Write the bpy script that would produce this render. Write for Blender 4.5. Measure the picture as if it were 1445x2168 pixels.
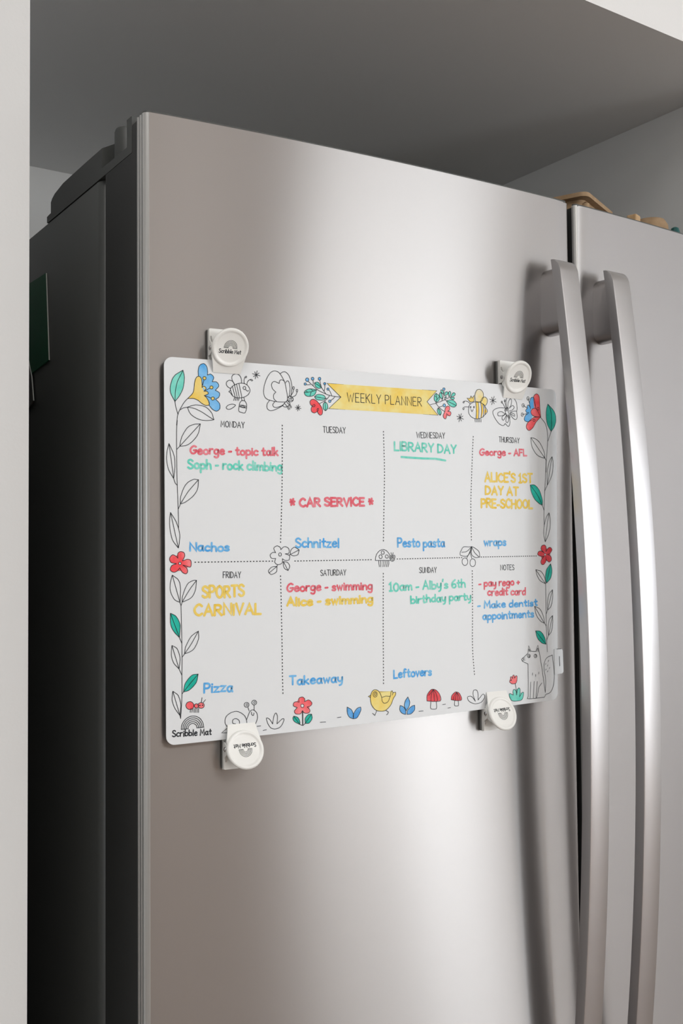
import bpy, bmesh, math, random
from mathutils import Vector, Matrix
random.seed(7)
S = bpy.context.scene
for o in list(bpy.data.objects):
    bpy.data.objects.remove(o)
C = S.collection

# ---------------------------------------------------------------- camera
ZT = 1.75                                     # height of the top edge of the fridge doors
cam_d = bpy.data.cameras.new('camera')
cam = bpy.data.objects.new('camera', cam_d)
C.objects.link(cam)
right = Vector((0.828775, -0.559502, -0.008782))
up = Vector((-0.014495, -0.037165, 0.999204))
fwd = Vector((0.559395, 0.827986, 0.038892))
cam.matrix_world = Matrix(((right.x, up.x, -fwd.x, -0.32442),
                           (right.y, up.y, -fwd.y, -0.75579),
                           (right.z, up.z, -fwd.z, ZT - 0.35350), (0, 0, 0, 1)))
cam_d.sensor_fit = 'VERTICAL'
cam_d.sensor_height = 36.0
cam_d.lens = 36.0 * 2175.23 / 2168.0
cam_d.clip_start = 0.02
S.camera = cam

# ---------------------------------------------------------------- light and exposure
S.view_settings.view_transform = 'Standard'
S.view_settings.look = 'None'
S.view_settings.gamma = 1.0
S.view_settings.use_curve_mapping = False
S.view_settings.exposure = 0.0
wd = bpy.data.worlds.new('world')
S.world = wd
wd.use_nodes = True
wd.node_tree.nodes['Background'].inputs[0].default_value = (0.75, 0.85, 1.0, 1)
wd.node_tree.nodes['Background'].inputs[1].default_value = 0.6

def area(name, loc, rot, sx, sy, power, col):
    d = bpy.data.lights.new(name, 'AREA')
    d.shape = 'RECTANGLE'; d.size = sx; d.size_y = sy; d.energy = power; d.color = col
    o = bpy.data.objects.new(name, d); C.objects.link(o)
    o.location = loc; o.rotation_euler = rot
    return o
PI = math.pi
# daylight through the far and right glazing; left and ceiling lights are added fill
WX0, WXM, WX1, WZ0, WZM, WZ1 = 1.95, 3.05, 4.2, 0.06, 1.5, 2.4
area('glass_door_daylight', ((WXM+WX1)/2, -5.075, (WZ0+WZ1)/2), (PI/2, 0, 0), WX1-WXM, WZ1-WZ0, 84, (0.93, 0.97, 1.0))
area('window_daylight', ((WX0+WXM)/2, -5.075, (WZM+WZ1)/2), (PI/2, 0, 0), WXM-WX0, WZ1-WZM, 54, (0.93, 0.97, 1.0))
area('right_window_daylight', (4.625, -3.4, 1.7), (PI/2, 0, PI/2), 2.8, 1.2, 29, (0.95, 0.96, 1.0))
area('added_panel_light', (-.6, -.85, 2.585), (0, 0, 0), 0.7, 0.7, 7.6, (0.99, 0.97, 0.95))  # added light from above, brightens the top of the left panel
area('added_left_fill', (-3.325, -2.4, 1.55), (PI/2, 0, -PI/2), 2.0, 1.5, 14, (0.93, 0.97, 1.0))  # added fill from the left, lifts the niche's right inner wall
area('added_room_fill', (.2, -2.6, 2.585), (0, 0, 0), 1.2, 1.2, 20, (0.99, 0.97, 0.95))  # added soft ceiling fill for the mat and door fronts

# ---------------------------------------------------------------- helpers
def lin(c):
    return tuple((v/255/12.92 if v <= 10 else ((v/255+.055)/1.055)**2.4) for v in c) + (1,)

def mat(name, col, rough=.5, metal=0.0, spec=.5):
    m = bpy.data.materials.new(name); m.use_nodes = True
    b = m.node_tree.nodes['Principled BSDF']
    b.inputs['Base Color'].default_value = lin(col) if max(col) > 1 else tuple(col)+(1,)
    b.inputs['Roughness'].default_value = rough
    b.inputs['Metallic'].default_value = metal
    b.inputs['Specular IOR Level'].default_value = spec
    return m

def nodes(m):
    return m.node_tree.nodes, m.node_tree.links, m.node_tree.nodes['Principled BSDF']

def noise(m, scale, detail=3, rough=.55, vec_scale=None):
    N, Lk, b = nodes(m)
    t = N.new('ShaderNodeTexCoord'); mp = N.new('ShaderNodeMapping'); n = N.new('ShaderNodeTexNoise')
    mp.inputs['Scale'].default_value = vec_scale or (1, 1, 1)
    n.inputs['Scale'].default_value = scale; n.inputs['Detail'].default_value = detail; n.inputs['Roughness'].default_value = rough
    Lk.new(t.outputs['Object'], mp.inputs[0]); Lk.new(mp.outputs[0], n.inputs['Vector'])
    return n

def mottled(name, c1, c2, scale, lo=.35, hi=.65, rough=.55, spec=.3, detail=3):
    m = mat(name, c1, rough, 0, spec)
    N, Lk, b = nodes(m)
    n = noise(m, scale, detail)
    r = N.new('ShaderNodeValToRGB')
    r.color_ramp.elements[0].position = lo; r.color_ramp.elements[0].color = lin(c1)
    r.color_ramp.elements[1].position = hi; r.color_ramp.elements[1].color = lin(c2)
    Lk.new(n.outputs['Fac'], r.inputs[0]); Lk.new(r.outputs[0], b.inputs['Base Color'])
    return m

def wall_paint(name, col, rough=.6, spec=.3):
    m = mat(name, col, rough, 0, spec)
    N, Lk, b = nodes(m)
    n = noise(m, 320, 2)
    bp = N.new('ShaderNodeBump'); bp.inputs['Strength'].default_value = .04; bp.inputs['Distance'].default_value = .002
    Lk.new(n.outputs['Fac'], bp.inputs['Height']); Lk.new(bp.outputs[0], b.inputs['Normal'])
    return m

def brushed(name, col, rough, aniso, tangent, stretch, bump=.03):
    m = mat(name, col, rough, 1.0)
    N, Lk, b = nodes(m)
    b.inputs['Anisotropic'].default_value = aniso
    v = N.new('ShaderNodeCombineXYZ')
    for i in range(3):
        v.inputs[i].default_value = tangent[i]
    Lk.new(v.outputs[0], b.inputs['Tangent'])
    n = noise(m, 1.0, 2, .6, stretch)
    bp = N.new('ShaderNodeBump'); bp.inputs['Strength'].default_value = bump; bp.inputs['Distance'].default_value = .0004
    Lk.new(n.outputs['Fac'], bp.inputs['Height']); Lk.new(bp.outputs[0], b.inputs['Normal'])
    return m

M = {}
M['steel'] = brushed('brushed_steel', (0.365, 0.350, 0.342), .36, .97, (0, 0, 1), (30, 30, 2600))
M['handle'] = brushed('satin_handle_metal', (0.50, 0.49, 0.495), .36, .5, (1, 0, 0), (1800, 1800, 12))
M['trim'] = mat('silver_trim', (182, 182, 180), .28, .55)
M['backing'] = mat('grey_backing', (120, 122, 120), .5)
M['dark_plastic'] = mat('dark_grey_plastic', (68, 70, 68), .45)
M['liner'] = mat('black_door_liner', (43, 44, 43), .5)
M['case'] = mat('dark_painted_case', (78, 80, 78), .38)
M['gasket'] = mat('black_gasket', (12, 12, 12), .7)
M['white_paint'] = wall_paint('white_wall_paint', (240, 240, 239))
M['room_paint'] = wall_paint('warm_room_paint', (240, 222, 206))
M['panel_paint'] = wall_paint('pale_grey_panel', (214, 214, 213))
M['niche_paint'] = wall_paint('niche_white_board', (236, 236, 234), .5)
M['ceiling_paint'] = wall_paint('ceiling_white', (238, 237, 234))
M['sheet'] = mat('frosted_white_mat', (226, 229, 231), .42, 0, .35)
M['clip_white'] = mat('white_enamel', (238, 238, 234), .28)
M['magnet'] = mat('black_magnet', (22, 22, 22), .6)
M['chrome'] = mat('screw_steel', (0.55, 0.55, 0.55), .25, 1.0)
M['k'] = mat('printed_ink', (38, 42, 48), .5, 0, .2)
M['d'] = mat('printed_dash_ink', (22, 24, 28), .5, 0, .2)
M['w'] = M['sheet']
M['t1'] = mottled('pale_teal_wash', (134, 222, 206), (84, 208, 188), 90)
M['t2'] = mottled('teal_wash', (38, 196, 176), (0, 172, 152), 90)
M['b1'] = mottled('pale_blue_wash', (134, 196, 240), (84, 172, 236), 90)
M['b2'] = mottled('blue_wash', (118, 184, 236), (64, 150, 224), 120)
M['y1'] = mottled('yellow_wash', (240, 214, 128), (240, 200, 74), 80)
M['y2'] = mottled('pale_yellow_wash', (240, 226, 150), (242, 208, 92), 60)
M['y3'] = mottled('yellow_stripe_wash', (244, 218, 110), (246, 200, 70), 120)
M['y4'] = mottled('thin_yellow_wash', (228, 226, 214), (242, 218, 120), 70)
M['r1'] = mottled('red_wash', (250, 136, 140), (244, 72, 80), 75)
M['r2'] = mottled('deep_red_wash', (236, 92, 100), (216, 42, 56), 90)
M['mr'] = mottled('red_marker', (236, 140, 152), (224, 80, 97), 150, .32, .68)
M['mt'] = mottled('teal_marker', (146, 224, 208), (84, 210, 188), 150, .32, .68)
M['my'] = mottled('yellow_marker', (241, 216, 120), (238, 198, 66), 130, .32, .68)
M['mb'] = mottled('blue_marker', (132, 198, 240), (66, 160, 230), 150, .32, .68)
M['card'] = mottled('brown_pulp_card', (176, 150, 120), (152, 126, 97), 60, .3, .7, .85, .15)
M['cork'] = mottled('tan_wood', (204, 174, 136), (186, 152, 112), 60, .3, .7, .7, .2)
M['teal_plastic'] = mat('teal_plastic', (16, 84, 82), .4)
M['green_card'] = mat('dark_green_card', (14, 96, 62), .5)
M['lit_edge'] = mat('painted_edge_light', (210, 214, 210), .5)  # pale tone painting the light caught on front-facing sheet edges
M['film'] = mat('grey_plastic_sleeve', (92, 94, 90), .3)
M['glass'] = mat('window_glass', (1, 1, 1), .02)
nodes(M['glass'])[2].inputs['Transmission Weight'].default_value = 1.0
M['floor'] = mottled('oak_floor', (168, 154, 144), (146, 132, 122), 6, .3, .7, .4)

def empty(name, loc, label, cat, group=None, rz=0.0):
    o = bpy.data.objects.new(name, None); C.objects.link(o)
    o.empty_display_size = .05
    o.location = loc; o.rotation_euler = (0, 0, rz)
    tag(o, label, cat, group)
    return o

def tag(o, label=None, cat=None, group=None, kind=None):
    if label: o['label'] = label
    if cat: o['category'] = cat
    if group: o['group'] = group
    if kind: o['kind'] = kind
    return o

def link(name, bm, mats, parent=None, smooth=False, angle=35, keep=False):
    me = bpy.data.meshes.new(name)
    if not keep:
        bmesh.ops.recalc_face_normals(bm, faces=bm.faces[:])
    bm.to_mesh(me); bm.free()
    for m in (mats if isinstance(mats, (list, tuple)) else [mats]):
        me.materials.append(m)
    if smooth:
        me.polygons.foreach_set('use_smooth', [True]*len(me.polygons))
        try:
            me.set_sharp_from_angle(angle=math.radians(angle))
        except Exception:
            pass
    o = bpy.data.objects.new(name, me); C.objects.link(o)
    if parent is not None:
        o.parent = parent
    return o

def box(bm, x0, x1, y0, y1, z0, z1, bev=0.0, seg=2):
    g = bmesh.ops.create_cube(bm, size=1.0)
    vs = g['verts']
    for v in vs:
        v.co = Vector((x0+(v.co.x+.5)*(x1-x0), y0+(v.co.y+.5)*(y1-y0), z0+(v.co.z+.5)*(z1-z0)))
    if bev:
        es = list({e for v in vs for e in v.link_edges})
        bmesh.ops.bevel(bm, geom=es, offset=bev, segments=seg, affect='EDGES', profile=.5)

def prism(bm, pts, f0, f1):
    """closed outline pts, mapped by f0 / f1 to the two end loops"""
    a = [bm.verts.new(f0(p)) for p in pts]; b = [bm.verts.new(f1(p)) for p in pts]
    n = len(pts)
    for i in range(n):
        bm.faces.new((a[i], a[(i+1) % n], b[(i+1) % n], b[i]))
    bm.faces.new(a[::-1]); bm.faces.new(b)

def lathe(bm, prof, origin, ax, u, v, n=40, mi=0, close=True):
    """profile [(r,h)] turned about axis ax through origin"""
    rings = []
    for r, h in prof:
        if r < 1e-6:
            rings.append([bm.verts.new(origin+ax*h)])
        else:
            rings.append([bm.verts.new(origin+ax*h+u*(r*math.cos(2*PI*k/n))+v*(r*math.sin(2*PI*k/n))) for k in range(n)])
    for A, B in zip(rings, rings[1:]):
        for k in range(n):
            k2 = (k+1) % n
            if len(A) == 1:
                f = bm.faces.new((A[0], B[k], B[k2]))
            elif len(B) == 1:
                f = bm.faces.new((A[k], B[0], A[k2]))
            else:
                f = bm.faces.new((A[k], B[k], B[k2], A[k2]))
            f.material_index = mi

def struct(name, *boxes, m='white_paint', bev=0):
    bm = bmesh.new()
    for b in boxes:
        box(bm, *b, bev)
    return tag(link(name, bm, M[m]), kind='structure')

# ---------------------------------------------------------------- the room
W = .90; SAG = .0300
def arc(x):                                   # bow of the fridge front
    return -SAG*4*(x/W)*(1-x/W)
def slope(x):
    return -SAG*4*(1-2*x/W)/W
ZB = ZT+.2928                                 # underside of the bulkhead
YF = .0625                                    # face of the kitchen joinery
X0, X1, Y0, HC = -3.3, 4.6, -5.05, 2.6
struct('floor', (X0-.1, X1+.1, Y0-.1, 1.05, -.05, 0), m='floor')
struct('ceiling', (X0-.1, X1+.1, Y0-.1, 1.05, HC, HC+.05), m='ceiling_paint')
struct('wall_left', (X0-.1, X0, Y0, -3.4, 0, HC), (X0-.1, X0, -1.4, YF, 0, HC), (X0-.1, X0, -3.4, -1.4, 0, .8), (X0-.1, X0, -3.4, -1.4, 2.3, HC))
struct('wall_right', (X1, X1+.1, Y0, -4.8, 0, HC), (X1, X1+.1, -2.0, YF+.1, 0, HC), (X1, X1+.1, -4.8, -2.0, 0, 1.1), (X1, X1+.1, -4.8, -2.0, 2.3, HC))
struct('wall_front', (X0, WX0, Y0-.1, Y0, 0, HC), (WX1, X1, Y0-.1, Y0, 0, HC), (WX0, WXM, Y0-.1, Y0, 0, WZM), (WXM, WX1, Y0-.1, Y0, 0, WZ0), (WX0, WX1, Y0-.1, Y0, WZ1, HC), m='room_paint')
struct('wall_niche_left', (X0, -.0727, YF, 1.03, 0, HC), m='panel_paint')
struct('wall_niche_right', (.9212, X1, YF, 1.03, 0, HC), m='niche_paint')
struct('wall_back', (-.0727, .9212, .9277, 1.03, 0, ZB), m='niche_paint')
struct('wall_bulkhead', (-.0727, .9212, YF, 1.03, ZB, HC), m='white_paint')
def window(name, xs, ys, zs, axis):
    bm = bmesh.new(); t = .05
    (a0, a1), (z0, z1) = (xs if axis == 'x' else ys), zs
    def bar(p0, p1, q0, q1):
        if axis == 'x': box(bm, p0, p1, ys[0], ys[1], q0, q1, .004)
        else: box(bm, xs[0], xs[1], p0, p1, q0, q1, .004)
    bar(a0, a1, z0, z0+t); bar(a0, a1, z1-t, z1); bar(a0, a0+t, z0+t, z1-t); bar(a1-t, a1, z0+t, z1-t)
    mid = (a0+a1)/2; bar(mid-.025, mid+.025, z0+t, z1-t)
    w = tag(link(name, bm, M['white_paint']), kind='structure')
    bm = bmesh.new()
    if axis == 'x': box(bm, a0+.02, a1-.02, ys[0]+.008, ys[0]+.014, z0+.02, z1-.02)
    else:
        xm = xs[0]+.010 if xs[0] < 0 else xs[1]-.010
        box(bm, xm-.003, xm+.003, a0+.02, a1-.02, z0+.02, z1-.02)
    link('pane', bm, M['glass'], w)
    return w
window('window_1', (WX0, WXM), (Y0-.075, Y0-.012), (WZM, WZ1), 'x')
window('door_1', (WXM, WX1), (Y0-.075, Y0-.012), (WZ0, WZ1), 'x')
window('added_left_window', (X0-.075, X0-.012), (-3.4, -1.4), (.8, 2.3), 'y')  # unseen window, added to hold the left fill light
window('window_2', (X1+.012, X1+.075), (-4.8, -2.0), (1.1, 2.3), 'y')


# ---------------------------------------------------------------- refrigerator
fr = empty('refrigerator', (.4525, .45, 0), 'large stainless steel two-door refrigerator with long bowed handles standing in the white niche', 'refrigerator')
FO = Vector(fr.location)
def fpart(name, bm, mats, parent=None, **k):
    """meshes are built in room coordinates and moved into the fridge's frame"""
    bmesh.ops.translate(bm, vec=-FO, verts=bm.verts)
    return link(name, bm, mats, parent or fr, **k)

ZD0 = .10
DW = .4478
XR0, XR1 = .4571, .9049
bm = bmesh.new()
box(bm, .001, .9039, .0963, .80, .04, ZT-.0245)
bmesh.ops.bevel(bm, geom=[e for e in bm.edges if abs(e.verts[0].co.z-e.verts[1].co.z) > 1], offset=.009, segments=5, affect='EDGES', profile=.5)
bmesh.ops.bevel(bm, geom=[e for e in bm.edges if all(v.co.z > ZT-.03 for v in e.verts)], offset=.0012, segments=2, affect='EDGES', profile=.5)
fpart('case', bm, M['case'], smooth=True)
for x in (.06, .80):
    for y in (.16, .72):
        bm = bmesh.new()
        box(bm, x, x+.045, y, y+.045, 0, .042, .004)
        fpart('foot', bm, M['gasket'])
bm = bmesh.new()
box(bm, .012, .893, .0862, .0968, .12, ZT-.034)
fpart('gasket', bm, M['gasket'])

def arcx(x, flip):                            # same bow for both doors
    return arc(x)
def door_outline(x0, x1, yb, r=.0035, n=28):
    pts = []
    ya = arc(x0)
    for k in range(5):                        # rounded front left corner
        a = PI + k/4*PI/2
        pts.append((x0+r+r*math.cos(a), ya+r+r*math.sin(a)))
    for k in range(1, n):
        x = x0+r+(x1-x0-2*r)*k/n
        pts.append((x, arc(x)))
    yb1 = arc(x1)
    for k in range(5):
        a = -PI/2 + k/4*PI/2
        pts.append((x1-r+r*math.cos(a), yb1+r+r*math.sin(a)))
    for k in range(n+1):                      # back follows the same bow, yb behind the face
        x = x1+(x0-x1)*k/n
        pts.append((x, arc(x)+yb))
    return pts

def make_door(x0, x1, hx0, hx1, label, wrap=.0157):
    bm = bmesh.new()
    prism(bm, door_outline(x0, x1, wrap), lambda p: Vector((p[0], p[1], ZD0)), lambda p: Vector((p[0], p[1], ZT)))
    top = [e for e in bm.edges if all(abs(v.co.z-ZT) < 1e-6 for v in e.verts)]
    bmesh.ops.bevel(bm, geom=top, offset=.0012, segments=2, affect='EDGES')
    d = fpart('door', bm, M['steel'], smooth=True)
    d['label'] = label
    # silver trim strip wrapping the left edge of the steel, with two pressed ribs
    ya = arc(x0)
    bm = bmesh.new()
    prof = [(x0+.0002, ya+wrap-.0001)]
    for yr in ((.0118, .0066) if wrap > .012 else ()):
        prof += [(x0-.0007, ya+yr+.0026), (x0-.0007, ya+yr+.0008), (x0-.0002, ya+yr+.0004), (x0-.0002, ya+yr-.0002)]
    prof += [(x0-.0007, ya+.0040), (x0-.0005, ya+.0022), (x0+.0002, ya+.0008), (x0+.0014, ya-.0003), (x0+.0030, arc(x0+.003)-.0006), (x0+.0036, arc(x0+.0036)+.0002), (x0+.0036, ya+.003), (x0+.0010, ya+wrap-.0006)]
    prism(bm, prof, lambda p: Vector((p[0], p[1], ZD0+.001)), lambda p: Vector((p[0], p[1], ZT-.0006)))
    e_ = fpart('edge_trim', bm, M['trim'], d, smooth=True, angle=40)
    e_['label'] = 'pale silver edge strip'
    bm = bmesh.new()                           # plastic end cap showing as a thin dark line on top
    prism(bm, door_outline(x0+.001, x1-.001, wrap-.001), lambda p: Vector((p[0], p[1]+.001, ZT-.001)), lambda p: Vector((p[0], p[1]+.001, ZT+.0016)))
    fpart('end_cap', bm, M['dark_plastic'], d, smooth=True)
    bm = bmesh.new()
    m_ = 20
    xs_ = [x0+.0004+(x1-x0-.0008)*k/m_ for k in range(m_+1)]
    lip = [(x, arc(x)+wrap-.0007) for x in xs_]+[(x, arc(x)+.0268) for x in xs_[::-1]]
    prism(bm, lip, lambda p: Vector((p[0], p[1], ZD0+.002)), lambda p: Vector((p[0], p[1], ZT-.002)))
    xs_ = [x0+.0008+(x1-x0-.0016)*k/m_ for k in range(m_+1)]
    body = [(x, arc(x)+.0260) for x in xs_]+[(x1-.0008, .0866), (x0+.0008, .0866)]
    prism(bm, body, lambda p: Vector((p[0], p[1], ZD0+.002)), lambda p: Vector((p[0], p[1], ZT-.0245)))
    fpart('liner', bm, M['liner'], d)
    # bowed handle: bar and two standoffs
    zt, zb = ZT-.0685, ZT-.9215
    zc = ZT-.495
    cols = []
    n = 60
    yf = lambda z: -.0857+.165*(z-zc)**2
    th = .0108
    loop = []
    bm = bmesh.new()
    r = .0013
    def sect(z, front, back):
        return [Vector((hx0, back, z)), Vector((hx0, front+r, z)), Vector((hx0+r*.3, front+r*.3, z)), Vector((hx0+r, front, z)),
                Vector((hx1-r, front, z)), Vector((hx1-r*.3, front+r*.3, z)), Vector((hx1, front+r, z)), Vector((hx1, back, z))]
    zs = []
    R = .013
    for k in range(9):                         # rounded nose at the top end
        a = k/8*PI/2
        zs.append((zt-R*(1-math.cos(a)), (R*.72)*(1-math.sin(a))))
    zs += [(zt-R+(zb-zt+2*R)*k/n, 0) for k in range(1, n)]
    for k in range(9):
        a = PI/2-k/8*PI/2
        zs.append((zb+R*(1-math.cos(a)), (R*.72)*(1-math.sin(a))))
    prev = None
    for z, s in zs:
        f = yf(z); ring = [bm.verts.new(v) for v in sect(z, f+s, f+th)]
        if prev:
            for i in range(8):
                j = (i+1) % 8
                bm.faces.new((prev[i], prev[j], ring[j], ring[i]))
        else:
            bm.faces.new(ring)
        prev = ring
    bm.faces.new(prev[::-1])
    hb = fpart('handle', bm, M['handle'], d, smooth=True, angle=28)
    for z1, z0 in ((ZT-.0745, ZT-.1410), (ZT-.849, ZT-.9155)):
        bm = bmesh.new()
        a0, a1 = hx0+.0004, hx1-.0012
        rr = (a1-a0)/2
        xm = (a0+a1)/2
        pts = [(xm+rr*math.cos(t), z1-rr+rr*math.sin(t)) for t in [PI*k/12 for k in range(13)]]
        pts += [(xm+rr*math.cos(t), z0+rr+rr*math.sin(t)) for t in [PI+PI*k/12 for k in range(13)]]
        prism(bm, pts, lambda p: Vector((p[0], arc(p[0])+.001, p[1])), lambda p: Vector((p[0], yf(p[1])+th-.0008, p[1])))
        fpart('handle_mount', bm, M['handle'], d, smooth=True)
    return d
make_door(0.0, DW, .4061, .4317, 'left steel door')
make_door(XR0, XR1, .4811, .5067, 'right steel door', .0048)

def hinge(x0, x1, sgn):
    """dark plastic hinge cover running over the case top and the door step"""
    bm = bmesh.new()
    xa, xb = (x0, x1)
    def P3(x):
        return lambda p: Vector((x, p[0], ZT+p[1]))
    fl = [(.0278, -.0242), (.2400, -.0242), (.2440, -.0240), (.2440, -.0178), (.2360, -.0172), (.0985, -.0160), (.0385, -.0165), (.0385, .0065), (.0278, .0065)]
    prism(bm, fl, P3(xa), P3(xb))
    st = [(.2368, -.0050, 0), (.2330, -.0022, 0), (.2250, .0005, 0), (.2007, .0034, 0), (.1600, .0036, 0), (.1400, .0036, .001), (.0985, .0033, .0075)]
    prev = None
    for y, zt, ch in st:                       # hump: loft of sections, its front shoulder rising inwards
        xo = xa+sgn*.0015
        sec = [(xo, -.0175), (xo, zt), (xa+sgn*.015, zt+ch), (xb, zt+ch), (xb, -.0175)]
        ring = [bm.verts.new((x, y, ZT+z)) for x, z in sec]
        if prev:
            for a in range(5):
                bm.faces.new((prev[a], prev[(a+1) % 5], ring[(a+1) % 5], ring[a]))
        else:
            bm.faces.new(ring)
        prev = ring
    bm.faces.new(prev[::-1])
    h = fpart('hinge_cover', bm, M['dark_plastic'])
    bm = bmesh.new()
    cx = xa+sgn*.0175
    lathe(bm, [(0, -.0175), (.0118, -.0175), (.0118, .0125), (.0108, .0150), (.004, .0158), (0, .0158)], Vector((cx, .078, ZT)), Vector((0, 0, 1)), Vector((1, 0, 0)), Vector((0, 1, 0)), 24)
    fpart('hinge_pin_housing', bm, M['dark_plastic'], h, smooth=True)
hinge(.0006, .085, 1)
hinge(.9040, .820, -1)

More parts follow.
